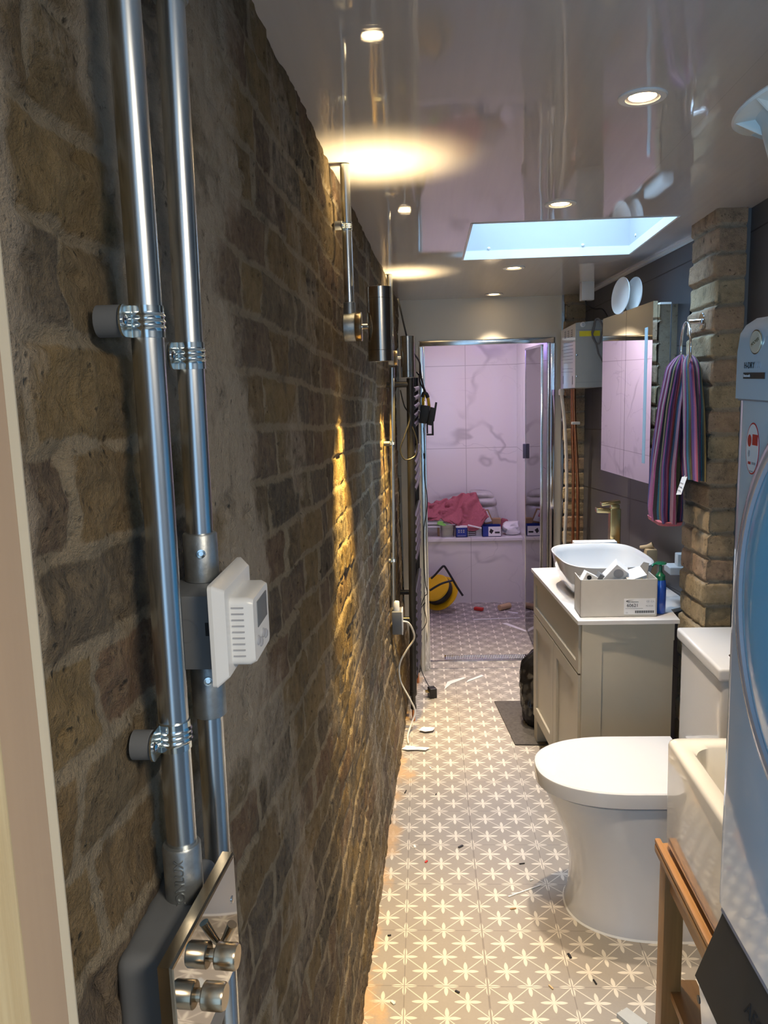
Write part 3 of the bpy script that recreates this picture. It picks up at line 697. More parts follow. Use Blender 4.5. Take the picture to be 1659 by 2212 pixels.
# fused box
t = thing('junction_box', 'small grey steel box at the bottom of the long conduit', 'electrical box', (-0.14, 3.56, 0.48))
mb = MB(); mb.box((-0.158, 3.52, 0.478), (-0.116, 3.605, 0.583), 0.003, 2); mb.build('box_body', M['box_grey'], t)
mb = MB(); mb.box((-0.116, 3.519, 0.477), (-0.110, 3.606, 0.584), 0.002, 2); mb.build('cover_plate', M['white'], t)
mb = MB(); mb.lathe([(0.0145, 0), (0.0145, 0.04), (0.013, 0.042)], (-0.139, 3.55, 0.583), (0, 0, 1), 28); mb.build('coupler', M['white'], t)
# white flex
mb = MB(); mb.tube([(-0.112, 3.555, 0.53), (-0.085, 3.56, 0.52), (-0.066, 3.58, 0.475), (-0.064, 3.6, 0.43), (-0.10, 3.6, 0.375), (-0.132, 3.6, 0.31), (-0.130, 3.6, 0.23), (-0.088, 3.6, 0.14), (-0.066, 3.6, 0.08), (-0.085, 3.57, 0.03), (-0.10, 3.5, 0.006), (-0.095, 3.42, 0.006)], 0.0042, 10, True)
tag(mb.build('cable', M['cable_white']), 'white flex looping down from the grey fused box to the floor', 'cable')

# ------------------------------------------------------------------ towel radiator
t = thing('towel_radiator', 'tall black ladder towel radiator seen edge on', 'radiator', (-0.06, 3.94, 0.14))
XA, XB = -0.0655, -0.040
def rx(y, z): return -0.0655 + (y - 3.68) * 0.036 + (z - 0.8) * 0.012
for y in (3.68, 4.17):
    mb = MB(); mb.tube([(rx(y, 0.15), y, 0.15), (rx(y, 1.61), y, 1.612)], 0.0165, 24); mb.build('upright', M['black_satin'], t)
    mb = MB(); mb.lathe([(0.0175, 0), (0.0175, 0.02), (0.011, 0.03), (0.011, 0.07), (0.014, 0.072), (0.014, 0.09), (0.009, 0.095)], (rx(y, 0.1), y, 0.152), (0, 0, -1), 24); mb.build('valve', M['black'], t)
    mb = MB(); mb.tube([(rx(y, 0.03), y, 0.0), (rx(y, 0.03), y, 0.075)], 0.0075, 16); mb.build('pipe_tail', M['copper'], t)
zr = [1.56, 1.52, 1.48, 1.44, 1.40] + [1.27, 1.23, 1.19, 1.15, 1.11] + [0.98, 0.94, 0.90, 0.86, 0.82, 0.78] + [0.62, 0.58, 0.54, 0.50, 0.46, 0.42, 0.38, 0.34, 0.30, 0.26, 0.22]
for z in zr:
    mb = MB(); mb.tube([(rx(3.68, z) + 0.012, 3.68, z), (rx(3.93, z) + 0.014, 3.93, z), (rx(4.17, z) + 0.012, 4.17, z)], 0.0115, 14); mb.build('rung', M['black_satin'], t)
for y, z in ((3.68, 1.585), (3.68, 0.50), (4.17, 0.50)):
    mb = MB(); mb.tube([(rx(y, z), y, z), (WX(y, z), y, z)], 0.013, 18); mb.build('bracket', M['black_satin'], t)

# black cables and hung lead
mb = MB(); mb.tube([(-0.100, 3.62, 1.95), (-0.093, 3.66, 1.92), (-0.075, 3.72, 1.83), (-0.055, 3.80, 1.75), (-0.012, 4.0, 1.68), (-0.016, 4.1, 1.60), (0.010, 4.15, 1.545)], 0.004, 10, True)
tag(mb.build('cable', M['black']), 'black cable hanging in front of the far brick wall above the radiator', 'cable')
mb = MB(); mb.tube([(-0.10, 3.66, 1.56), (-0.085, 3.7, 1.49), (-0.06, 3.64, 1.44), (-0.085, 3.62, 1.36), (-0.105, 3.62, 1.30), (-0.085, 3.62, 1.255), (-0.04, 3.64, 1.27), (-0.03, 3.64, 1.33), (-0.05, 3.64, 1.40)], 0.003, 8, True)
tag(mb.build('cable', M['black']), 'loop of thin black wire tangled round the radiator upright', 'cable')
t = thing('plug_adapter', 'cluster of black plugs hanging from a yellow and black lead at the shower door', 'plugs', (0.02, 4.15, 1.35))
mb = MB(); mb.box((-0.018, 4.10, 1.385), (0.028, 4.15, 1.475), 0.004, 2, Matrix.Rotation(math.radians(8), 4, 'Y')); mb.build('plug_body', M['black'], t)
mb = MB(); mb.box((0.026, 4.09, 1.375), (0.056, 4.14, 1.465), 0.004, 2, Matrix.Rotation(math.radians(12), 4, 'Y')); mb.box((0.052, 4.09, 1.395), (0.062, 4.13, 1.49), 0.002, 2, Matrix.Rotation(math.radians(10), 4, 'Y')); mb.build('plug_body', M['black'], t)
mb = MB(); mb.box((0.014, 4.10, 1.335), (0.022, 4.12, 1.395), 0.001); mb.box((0.040, 4.10, 1.325), (0.050, 4.12, 1.385), 0.001); mb.box((0.014, 4.10, 1.325), (0.046, 4.12, 1.333), 0.001); mb.build('plug_frame', M['black'], t)
mb = MB(); mb.tube([(0.000, 4.12, 1.46), (0.000, 4.12, 1.50), (0.008, 4.12, 1.53), (0.022, 4.12, 1.52), (0.030, 4.12, 1.46)], 0.0075, 12, True); mb.build('yellow_lead', M['yellow'], t)
mb = MB(); mb.tube([(-0.002, 4.12, 1.515), (0.004, 4.12, 1.533), (0.016, 4.12, 1.531), (0.024, 4.12, 1.512)], 0.0098, 12, True); mb.build('black_sleeve', M['black'], t)
mb = MB(); mb.tube([(0.006, 4.12, 1.535), (-0.004, 4.14, 1.60), (-0.03, 4.16, 1.64)], 0.004, 8, True); mb.tube([(0.016, 4.12, 1.535), (0.0, 4.14, 1.58), (-0.012, 4.16, 1.66)], 0.004, 8, True); mb.build('black_lead', M['black'], t)
pts = [(0.0, 4.16, 1.36), (0.002, 4.22, 1.24), (-0.001, 4.24, 1.10), (0.012, 4.25, 0.96), (-0.011, 4.25, 0.80), (-0.010, 4.25, 0.56), (0.002, 4.25, 0.475), (-0.012, 4.25, 0.455), (-0.030, 4.25, 0.41), (-0.036, 4.25, 0.385), (-0.012, 4.25, 0.42), (-0.018, 4.25, 0.39), (-0.006, 4.25, 0.31), (-0.044, 4.24, 0.245), (-0.050, 4.22, 0.18), (-0.046, 4.18, 0.10), (-0.02, 4.10, 0.05), (0.006, 4.0, 0.036)]
t = thing('power_supply', 'black plug-in power supply on the floor with a thin lead up the shower frame', 'power supply', (0.02, 3.97, 0))
mb = MB(); mb.tube(pts, 0.0022, 8, True); mb.build('lead', M['black'], t)
mb = MB(); mb.box((-0.002, 3.945, 0.002), (0.036, 3.99, 0.052), 0.005, 3, Matrix.Rotation(math.radians(18), 4, 'Z')); mb.build('plug_body', M['black'], t)
mb = MB(); mb.box((-0.018, 3.957, 0.028), (0.0, 3.963, 0.032)); mb.box((-0.018, 3.972, 0.024), (0.0, 3.978, 0.036)); mb.build('pin', M['brass'], t, smooth=False)
mb = MB(); mb.box((-0.004, 4.225, 1.195), (0.006, 4.235, 1.225), 0.003); tag(mb.build('cable_clip', M['black']), 'small black inline switch on the thin lead beside the shower frame', 'switch')

# ================================================================== CEILING LIGHTS
LR = [(0.424, 1.667, 'nearest of the four recessed warm ceiling downlights'), (0.401, 2.4597, 'recessed downlight between the rooflight and the nearest downlight'),
      (0.382, 3.4917, 'recessed downlight just beyond the rooflight'), (0.365, 4.2416, 'recessed downlight closest to the shower door')]
first = None
for i, (x, y, lab) in enumerate(LR):
    if first is None:
        t = thing('ceiling_light', lab, 'ceiling light', (x, y, CZ(y)), 'recessed ceiling downlights')
        nx = Vector((0, -0.0435, -1)).normalized(); o = (x, y, CZ(y))
        mb = MB(); mb.lathe([(0.0455, -0.002), (0.0455, 0.002), (0.043, 0.004), (0.032, 0.004), (0.029, -0.004)], o, nx, 48, caps=False); mb.build('bezel', M['white'], t)
        mb = MB(); mb.lathe([(0.029, -0.003), (0.025, 0.0012)], o, nx, 40, caps=False); mb.build('inner_ring', M['nickel'], t)
        mb = MB(); mb.lathe([(0.0285, -0.0035), (0.0255, 0.0008)], o, nx, 40); mb.build('lens', M['led_warm'], t)
        l = bpy.data.lights.new('downlight_beam', 'AREA'); l.shape = 'DISK'; l.size = 0.05; l.energy = 4.1; l.color = (1.0, 0.80, 0.58); l.spread = math.radians(68)
        lo = bpy.data.objects.new('downlight_beam', l); COL.objects.link(lo); lo.location = (0, 0, -0.006); lo.parent = t
        first = t
    else:
        c = dup_tree(first, (x - first.location.x, y - first.location.y, CZ(y) - first.location.z)); c['label'] = lab

# ================================================================== SHOWER ENCLOSURE
t = thing('shower_enclosure', 'chrome framed shower enclosure with its glass door folded open', 'shower enclosure', (0.32, 4.40, 0))
mb = MB(); mb.box((-0.020, 4.36, 1.772), (0.690, 4.40, 1.800), 0.003); mb.build('top_rail', M['alu'], t)
mb = MB(); mb.box((-0.020, 4.345, 0.0), (0.004, 4.40, 1.772), 0.004, 3); mb.box((0.004, 4.37, 0.0), (0.012, 4.39, 1.772), 0.001); mb.build('left_profile', M['alu'], t)
mb = MB(); mb.box((0.664, 4.345, 0.0), (0.690, 4.40, 1.772), 0.005, 4); mb.build('right_profile', M['chrome'], t)
mb = MB(); mb.box((0.652, 4.36, 0.0), (0.663, 4.40, 1.772), 0.003, 3); mb.build('hinge_profile', M['alu'], t)
mb = MB(); mb.box((0.012, 4.485, 0.0), (0.64, 4.498, 0.006), 0.001); mb.box((-0.02, 4.372, 0.0005), (0.66, 4.377, 0.003)); mb.build('threshold_strip', M['alu'], t)
mb = MB(); mb.box((0.628, 4.425, 0.02), (0.634, 5.10, 1.762), 0.0); dr = mb.build('door_pane', M['glass'], t, smooth=False)
mb = MB(); mb.box((0.624, 4.415, 0.015), (0.638, 4.432, 1.768), 0.002); mb.box((0.626, 5.094, 0.015), (0.636, 5.106, 1.768), 0.002); mb.box((0.625, 4.43, 1.755), (0.637, 5.10, 1.768), 0.002); mb.build('door_edge', M['alu'], t)
mb = MB(); mb.box((0.608, 5.06, 1.10), (0.628, 5.08, 1.19), 0.003); mb.build('handle', M['box_grey'], t)
mb = MB(); mb.box((0.095, 4.512, 0.0), (0.57, 4.592, 0.004), 0.001); ob = mb.build('shower_drain', M['alu']); tag(ob, 'long steel linear drain set in the tiles inside the shower door', 'drain')
mb = MB()
for i in range(46): mb.box((0.105 + i * 0.010, 4.520, 0.004), (0.110 + i * 0.010, 4.584, 0.0055))
mb.build('grille', M['blue_grey'], ob, smooth=False)
# small pieces of film on the door head
# ------------------------------------------------------------------ things on the ledge
LZ = 0.4755
def wobble(pts, amp, s, seed):
    return [Vector(p) + Vector(((fbm(np.array([p[0] * s + 1]), np.array([p[2] * s + p[1] * s]), 3, seed)[0] - 0.5), (fbm(np.array([p[1] * s]), np.array([p[2] * s + 5 + p[0] * s]), 3, seed + 1)[0] - 0.5), (fbm(np.array([p[0] * s]), np.array([p[1] * s + 9]), 3, seed + 2)[0] - 0.5))) * amp for p in pts]
def cloth_sheet(name, mat, fx, fy, fz, nu, nv, amp, freq, seed, thick=0.006):
    mb = MB(); g = []
    for i in range(nu):
        r_ = []
        for j in range(nv):
            u, v = i / (nu - 1), j / (nv - 1)
            n_ = fbm(np.array([u * freq + v * 1.5]), np.array([v * freq * 0.6 + seed - u * 2]), 5, seed)[0] - 0.5
            f2 = math.sin(u * freq * 6 + 9 * n_ + v * 9) * 0.22
            k = n_ + f2
            r_.append(mb.bm.verts.new((fx(u, v), fy(u, v) - abs(k) * amp, fz(u, v) + k * amp * 0.7)))
        g.append(r_)
    for i in range(nu - 1):
        for j in range(nv - 1): mb.bm.faces.new((g[i][j], g[i + 1][j], g[i + 1][j + 1], g[i][j + 1]))
    o = mb.build(name, mat, angle=180)
    md = o.modifiers.new('thickness', 'SOLIDIFY'); md.thickness = thick; md.offset = 0
    return o
def sm(a, b, x): x = min(1, max(0, (x - a) / (b - a))); return x * x * (3 - 2 * x)
def towel_top(u): return 0.715 - 0.012 * math.sin(u * 9) + 0.062 * sm(0.62, 0.80, u) - 0.02 * sm(0.86, 1.0, u)
def towel_bot(u): return 0.585 + 0.02 * math.sin(u * 5) - 0.03 * sm(0.4, 0.7, u) + 0.07 * sm(0.85, 1.0, u)
o = cloth_sheet('towel', M['pink_towel'], lambda u, v: -0.04 + 0.41 * u + 0.085 * v * sm(0.75, 1, u), lambda u, v: 5.93 - 0.14 * math.sin(v * 1.5), lambda u, v: towel_top(u) + (towel_bot(u) - towel_top(u)) * v if v > 0.0 else towel_top(u), 90, 44, 0.085, 3.2, 5)
tag(o, 'crumpled dusty pink towel heaped on the shower ledge', 'towel')
# tile stack under the towel
for k, (z0, z1, x1, m_) in enumerate(((0.475, 0.482, 0.08, 'white'), (0.548, 0.566, 0.10, 'blue_grey'), (0.5665, 0.585, 0.11, 'white'))):
    pass
t = thing('tray', 'white slab tray propped on the ledge under the pink towel', 'tray', (0.05, 5.83, LZ))
mb = MB(); mb.box((-0.03, 5.76, 0.545), (0.105, 5.92, 0.556), 0.002); mb.box((-0.03, 5.775, 0.565), (0.10, 5.92, 0.585), 0.003); mb.build('tray_top', M['white'], t)
mb = MB(); mb.box((-0.02, 5.79, 0.476), (0.0, 5.90, 0.545)); mb.build('support', M['card_brown'], t)
mb = MB(); mb.box((0.085, 5.80, 0.476), (0.10, 5.90, 0.545)); mb.build('support', M['card_brown'], t)
# clear plastic tub
t = thing('storage_tub', 'cloudy clear plastic tub on the ledge with a lime green lid piece', 'tub', (0.16, 5.80, LZ))
mb = MB(); mb.loft([[(x, y, z) for x, y in rrect(0.158, 5.80, hx, 0.045, 0.012)] for z, hx in ((LZ, 0.044), (0.565, 0.052))] , True, False); mb.build('tub', M['clear_plastic'], t)
mb = MB(); mb.loft([[(x, y, z) for x, y in rrect(0.158, 5.80, 0.055, 0.048, 0.013)] for z in (0.564, 0.570)], False, False); mb.build('rim', M['blue_grey'], t)
mb = MB(); mb.prism([(0.082, 0.572), (0.130, 0.560), (0.150, 0.565), (0.128, 0.578), (0.122, 0.590), (0.088, 0.592)], 5.745, 5.765, 'y'); mb.build('lid_piece', M['lime'], t)
# blue boxes
def carton(name, label, x0, x1, y0, y1, z0, z1, mat, front, flap=None, rz=0):
    t = thing(name, label, 'box', ((x0 + x1) / 2, (y0 + y1) / 2, z0))
    mb = MB(); th = 0.003
    mb.box((x0, y0, z0), (x1, y0 + th, z1)); mb.box((x0, y1 - th, z0), (x1, y1, z1)); mb.box((x0, y0, z0), (x0 + th, y1, z1)); mb.box((x1 - th, y0, z0), (x1, y1, z1)); mb.box((x0, y0, z0), (x1, y1, z0 + th))
    mb.build('carton_body', mat, t, smooth=False)
    return t
t = carton('cardboard_box', 'small blue and white printed box on the ledge, left of two', 0.215, 0.297, 5.745, 5.82, LZ, 0.553, M['box_blue'], None)
mb = MB(); mb.box((0.2155, 5.744, 0.545), (0.2965, 5.8, 0.5545)); mb.build('lid', M['paper'], t, smooth=False)
mb = MB()
for i in range(3):
    for j in range(2): mb.box((0.232 + i * 0.017, 5.7435, 0.508 + j * 0.013), (0.242 + i * 0.017, 5.745, 0.517 + j * 0.013))
mb.box((0.226, 5.7435, 0.484), (0.285, 5.745, 0.487)); mb.build('print', M['grey_ink'], t, smooth=False)
mb = MB(); mb.box((0.225, 5.85, LZ), (0.305, 5.90, 0.585), 0.001, 1, Matrix.Rotation(0.08, 4, 'Y')); tag(mb.build('cardboard_box', M['card_brown']), 'open brown cardboard box behind the left blue box', 'box')
t = carton('cardboard_box', 'blue and white box with a black picture on the ledge, right of two', 0.405, 0.535, 5.745, 5.84, LZ, 0.550, M['box_blue'], None)
mb = MB(); mb.box((0.446, 5.7435, 0.480), (0.534, 5.745, 0.548)); mb.build('print', M['paper'], t, smooth=False)
mb = MB(); mb.prism([(0.452, 0.510), (0.462, 0.535), (0.484, 0.520), (0.468, 0.495)], 5.7425, 5.7435, 'y'); mb.box((0.492, 5.7425, 0.500), (0.526, 5.7435, 0.512)); mb.build('picture', M['ink'], t, smooth=False)
t = thing('cardboard_box', 'brown cardboard box with open white flap leaning behind the right blue box', 'box', (0.44, 5.87, LZ))
mb = MB(); mb.prism([(0.375, 0.645), (0.455, 0.655), (0.492, 0.560), (0.435, 0.545)], 5.855, 5.865, 'y'); mb.box((0.485, 5.85, 0.548), (0.545, 5.90, 0.585)); mb.build('box_body', M['card_brown'], t, smooth=False)
mb = MB(); mb.prism([(0.386, 0.636), (0.447, 0.645), (0.480, 0.568), (0.432, 0.557)], 5.852, 5.855, 'y'); mb.build('flap', M['paper'], t, smooth=False)
# rack of tile spacers between boxes
mb = MB(); mb.box((0.30, 5.76, LZ), (0.40, 5.80, 0.480))
for k in range(4): mb.box((0.302, 5.765, 0.488 + k * 0.014), (0.352, 5.80, 0.492 + k * 0.014))
mb.box((0.300, 5.76, 0.476), (0.304, 5.80, 0.535)); mb.box((0.36, 5.77, 0.476), (0.40, 5.80, 0.53))
tag(mb.build('spacer_rack', M['blue_grey'], smooth=False), 'grey plastic rack of strips between the two blue boxes', 'rack')
mb = MB(); mb.box((0.30, 5.745, 0.545), (0.40, 5.755, 0.555), 0.001, 1, Matrix.Rotation(math.radians(14), 4, 'Y')); tag(mb.build('wood_strip', M['paper']), 'pale strip lying across the rack on the ledge', 'strip')
# sacks
def pillow(mb, cx, cy, z0, z1, hx, hy, lean=0.0, seed=1, amp=0.022, fr_=14):
    rings = []
    for i in range(15):
        v = i / 14; s_ = max(0.06, math.sin(PI * (0.04 + 0.92 * v)) ** 0.42)
        ring = []
        for k in range(28):
            a = 2 * PI * k / 28; ca, sa = math.cos(a), math.sin(a)
            x = cx + lean * v + math.copysign(abs(ca) ** 0.6, ca) * hx * (0.75 + 0.25 * s_); y = cy + math.copysign(abs(sa) ** 0.7, sa) * hy * s_
            ring.append(Vector((x, y, z0 + (z1 - z0) * v)))
        rings.append([Vector((p.x, p.y, max(p.z, z0))) for p in wobble(ring, amp, fr_, seed)])
    mb.loft(rings)
t = thing('sack', 'stack of slumped white and grey plastic sacks at the back of the ledge', 'sack', (0.43, 5.95, LZ))
mb = MB(); pillow(mb, 0.475, 5.955, 0.478, 0.68, 0.085, 0.065, -0.04, 4); mb.build('lower_sack', M['sack'], t, angle=70)
mb = MB(); pillow(mb, 0.445, 5.96, 0.665, 0.73, 0.085, 0.06, -0.01, 9); mb.build('middle_sack', M['sack'], t, angle=70)
mb = MB(); pillow(mb, 0.430, 5.965, 0.720, 0.775, 0.085, 0.055, -0.03, 13); mb.build('top_sack', M['sack'], t, angle=70)
mb = MB(); pillow(mb, 0.616, 5.82, 0.476, 0.560, 0.060, 0.05, 0.0, 21, 0.055, 30); tag(mb.build('plastic_bag', M['paper'], angle=80), 'crumpled white plastic bag at the right end of the ledge', 'bag')
mb = MB(); mb.box((0.55, 5.93, 0.49), (0.60, 5.99, 0.565), 0.01, 2, Matrix.Rotation(0.3, 4, 'Y')); tag(mb.build('cloth_bundle', M['pink_towel']), 'dark pink cloth bundle behind the white plastic bag', 'bundle')

# ------------------------------------------------------------------ cable reel on the shower floor
t = thing('cable_reel', 'yellow extension cable reel with black cable and bent tube handle', 'cable reel', (0.075, 5.50, 0))
ax = Vector((-0.42, -0.60, 0.62)).normalized(); c0 = Vector((0.098, 5.54, 0.118))
mb = MB(); mb.lathe([(0.02, 0), (0.128, 0), (0.132, 0.004), (0.128, 0.010), (0.02, 0.010)], c0, ax, 48); mb.build('rear_disc', M['yellow'], t)
mb = MB(); mb.lathe([(0.080, 0.0), (0.104, 0.02), (0.106, 0.05), (0.088, 0.07)], c0 + ax * 0.012, ax, 40); mb.build('wound_cable', M['black'], t)
mb = MB(); mb.lathe([(0.02, 0), (0.100, 0.0), (0.104, 0.004), (0.098, 0.012), (0.02, 0.016)], c0 + ax * 0.085, ax, 48); mb.build('front_disc', M['yellow'], t)
mb = MB(); mb.tube([(0.03, 5.40, 0.262), (0.06, 5.40, 0.290), (0.10, 5.38, 0.340), (0.118, 5.38, 0.352), (0.135, 5.38, 0.330), (0.175, 5.37, 0.262), (0.20, 5.37, 0.215), (0.242, 5.36, 0.150)], 0.0075, 12, True); mb.build('handle', M['black_satin'], t)
mb = MB(); mb.tube([(0.020, 5.36, 0.190), (0.06, 5.36, 0.215), (0.11, 5.36, 0.240), (0.175, 5.37, 0.255)], 0.0075, 12, True); mb.build('handle_stay', M['black_satin'], t)

# bits on the shower floor
mb = MB(); mb.box((0.325, 5.50, 0.002), (0.39, 5.53, 0.022), 0.004, 2, Matrix.Rotation(math.radians(-28), 4, 'Z')); tag(mb.build('plastic_wedge', M['red']), 'red plastic piece on the floor in front of the ledge', 'plastic piece')
mb = MB(); mb.tube([(0.50, 5.50, 0.022), (0.575, 5.56, 0.022)], 0.020, 20); tag(mb.build('wood_roll', M['cork']), 'pale wooden roll on the shower floor under the ledge', 'roll')
mb = MB(); mb.prism([(0.30, 5.30), (0.62, 5.325), (0.62, 5.315), (0.31, 5.285)], 0.0005, 0.004); tag(mb.build('plastic_strip', M['white'], smooth=False), 'long thin white strip lying across the shower floor', 'strip')
mb = MB(); mb.prism([(0.49, 5.20), (0.62, 5.02), (0.625, 5.05), (0.52, 5.215)], 0.0005, 0.003); tag(mb.build('paper_offcut', M['paper'], smooth=False), 'white paper offcut near the open glass door', 'paper')
mb = MB(); mb.prism([(0.56, 5.47), (0.62, 5.44), (0.615, 5.42), (0.55, 5.455)], 0.0005, 0.004); tag(mb.build('paper_offcut', M['paper'], smooth=False), 'white paper scrap beside the wooden roll', 'paper')

# ================================================================== RECESS: vanity, basin, cabinet
VN, VF = Vector((0.5216, 2.7245, 0)), Vector((0.4664, 3.4921, 0))
dv = (VF - VN).normalized(); nv_ = Vector((dv.y, -dv.x, 0))          # nv_ points towards the wall (+x)
def vp(s, d_, z): p = VN + dv * s + nv_ * d_; return (p.x, p.y, z)
L_ = (VF - VN).length
Mv = Matrix(((nv_.x, dv.x, 0), (nv_.y, dv.y, 0), (0, 0, 1))).to_4x4()
def vbox(mb, s0, s1, d0, d1, z0, z1):
    mb.loft([[vp(s0, d0, z0), vp(s1, d0, z0), vp(s1, d1, z0), vp(s0, d1, z0)], [vp(s0, d0, z1), vp(s1, d0, z1), vp(s1, d1, z1), vp(s0, d1, z1)]])
t = thing('vanity_unit', 'stone grey shaker vanity unit with white marble top under the basin', 'cabinet', (0.66, 3.1, 0))
mb = MB(); vbox(mb, 0.012, L_ - 0.012, 0.018, 0.325, 0.10, 0.766)
vbox(mb, 0.0, 0.012, 0.006, 0.325, 0.02, 0.766); vbox(mb, L_ - 0.012, L_, 0.006, 0.325, 0.02, 0.766)
# applied framing on the near end panel
vbox(mb, -0.007, 0, 0.006, 0.075, 0.0, 0.766); vbox(mb, -0.007, 0, 0.075, 0.325, 0.700, 0.766)
# foot at the front corners
vbox(mb, 0.0, 0.06, 0.004, 0.05, 0.0, 0.11); vbox(mb, L_ - 0.06, L_, 0.004, 0.05, 0.0, 0.11)
mb.build('carcass', M['vanity'], t, smooth=False)
def shaker(name, s0, s1, z0, z1, fr=0.05):
    mb = MB(); d0 = -0.002
    vbox(mb, s0, s1, 0.006, 0.018, z0, z1)
    for a, b, c, e in ((s0, s0 + fr, z0, z1), (s1 - fr, s1, z0, z1), (s0 + fr, s1 - fr, z0, z0 + fr), (s0 + fr, s1 - fr, z1 - fr, z1)): vbox(mb, a, b, d0, 0.0065, c, e)
    return mb.build(name, M['vanity'], t, smooth=False)
shaker('drawer', 0.010, L_ - 0.010, 0.585, 0.757, 0.035)
shaker('door', 0.010, L_ / 2 - 0.002, 0.115, 0.578); shaker('door', L_ / 2 + 0.002, L_ - 0.010, 0.115, 0.578)
mb = MB(); poly = [vp(-0.010, -0.010, 0)[:2], vp(L_ + 0.006, -0.010, 0)[:2], (RX(3.5) - 0.005, 3.53), (RX(2.88) - 0.005, 2.90), (0.862, 2.84), (0.855, 2.715)]
mb.prism(poly, 0.7665, 0.780); mb.build('worktop', M['marble_slab'], t, smooth=False)
# vessel basin
t = thing('basin', 'white ceramic vessel basin standing on the marble vanity top', 'basin', (0.672, 3.115, 0.781))
bc_ = Vector((0.672, 3.118, 0))
def bring(hx, hy, z, n=64, e=3.4):
    out = []
    for k in range(n):
        a = 2 * PI * k / n; ca, sa = math.cos(a), math.sin(a)
        lx = math.copysign(abs(ca) ** (2 / e), ca) * hx; ly = math.copysign(abs(sa) ** (2 / e), sa) * hy
        p = bc_ + nv_ * lx + dv * ly; out.append((p.x, p.y, z))
    return out
mb = MB(); mb.loft([bring(*a) for a in ((0.095, 0.15, 0.7815), (0.120, 0.172, 0.784), (0.142, 0.190, 0.815), (0.160, 0.207, 0.870), (0.1690, 0.2165, 0.915), (0.1705, 0.2180, 0.9195), (0.1680, 0.2155, 0.9215), (0.1640, 0.2115, 0.919), (0.158, 0.205, 0.895), (0.145, 0.19, 0.840), (0.118, 0.165, 0.803), (0.07, 0.11, 0.796), (0.02, 0.02, 0.795))]); mb.build('bowl', M['ceramic'], t, angle=70)
mb = MB(); mb.lathe([(0.022, 0), (0.022, 0.003), (0.014, 0.006)], (0.672, 3.118, 0.7955), (0, 0, 1), 24); mb.build('waste', M['chrome'], t)
# tap
tx, ty_ = 0.795, 3.43
t = thing('tap', 'tall square brushed brass tap behind the basin', 'tap', (tx, ty_, 0.781))
mb = MB(); mb.box((tx - 0.022, ty_ - 0.022, 0.781), (tx + 0.022, ty_ + 0.022, 1.050), 0.004, 3); mb.build('column', M['brass'], t)
mb = MB(); mb.box((tx - 0.078, ty_ - 0.020, 1.032), (tx - 0.0, ty_ + 0.020, 1.052), 0.003, 2, Matrix.Rotation(math.radians(3), 4, 'Y')); mb.build('spout', M['brass'], t)
mb = MB(); mb.box((tx - 0.018, ty_ - 0.018, 1.050), (tx + 0.018, ty_ + 0.018, 1.066), 0.003); mb.box((tx - 0.058, ty_ - 0.020, 1.066), (tx + 0.020, ty_ + 0.020, 1.080), 0.003, 2, Matrix.Rotation(math.radians(-7), 4, 'Y')); mb.build('lever', M['brass'], t)
mb = MB(); mb.box((0.615, 3.352, 0.905), (0.79, 3.40, 0.921), 0.001, 1)
tag(mb.build('paper_leaflet', M['paper']), 'white leaflet resting along the back rim of the basin', 'leaflet')
# carton with packets
t = thing('cardboard_box', 'pale grey open carton with a printed label on the vanity corner', 'box', (0.66, 2.81, 0.781))
x0, x1, y0, y1, z0, z1 = 0.528, 0.789, 2.757, 2.868, 0.781, 0.913
mb = MB(); th = 0.003
mb.box((x0, y0, z0), (x1, y0 + th, z1)); mb.box((x0, y1 - th, z0), (x1, y1, z1 - 0.012)); mb.box((x0, y0, z0), (x0 + th, y1, z1)); mb.box((x1 - th, y0, z0), (x1, y1, z1)); mb.box((x0, y0, z0), (x1, y1, z0 + th))
mb.build('carton_body', M['carton'], t, smooth=False)
mb = MB(); mb.prism([(x1 - 0.07, z1 - 0.03), (x1 - 0.02, z1 + 0.035), (x1, z1 + 0.03), (x1 - 0.01, z1 - 0.03)], y1 - 0.002, y1 + 0.001, 'y'); mb.build('flap', M['carton'], t, smooth=False)
mb = MB(); mb.box((x1 - 0.112, y0 - 0.0006, z0 + 0.008), (x1 - 0.006, y0, z0 + 0.064)); mb.build('label_sticker', M['paper'], t, smooth=False)
yt = y0 - 0.0009
text('lettering', '60621', 0.016, (x1 - 0.083, yt, z0 + 0.0395), M['ink'], t, (1, 0, 0), (0, 0, 1))
text('lettering', 'PRO electronics', 0.0058, (x1 - 0.082, yt, z0 + 0.0525), M['ink'], t, (1, 0, 0), (0, 0, 1))
text('lettering', 'CE  CA', 0.0085, (x1 - 0.023, yt, z0 + 0.0535), M['grey_ink'], t, (1, 0, 0), (0, 0, 1))
text('lettering', 'ML 05/26', 0.0065, (x1 - 0.026, yt, z0 + 0.038), M['grey_ink'], t, (1, 0, 0), (0, 0, 1))
text('lettering', '10', 0.0075, (x1 - 0.103, yt, z0 + 0.014), M['grey_ink'], t, (1, 0, 0), (0, 0, 1))
mb = MB()
for i in range(26): mb.box((x1 - 0.074 + i * 0.0025, yt - 0.0002, z0 + 0.0125), (x1 - 0.074 + i * 0.0025 + (0.0012 if i % 3 else 0.0019), yt + 0.0002, z0 + 0.0215))
mb.box((x1 - 0.108, yt, z0 + 0.0285), (x1 - 0.048, yt + 0.0002, z0 + 0.0292)); mb.prism([(x1 - 0.106, z0 + 0.0555), (x1 - 0.098, z0 + 0.0585), (x1 - 0.080, z0 + 0.0595), (x1 - 0.098, z0 + 0.0572), (x1 - 0.103, z0 + 0.0530)], yt, yt + 0.0002, 'y')
mb.build('barcode', M['ink'], t, smooth=False)
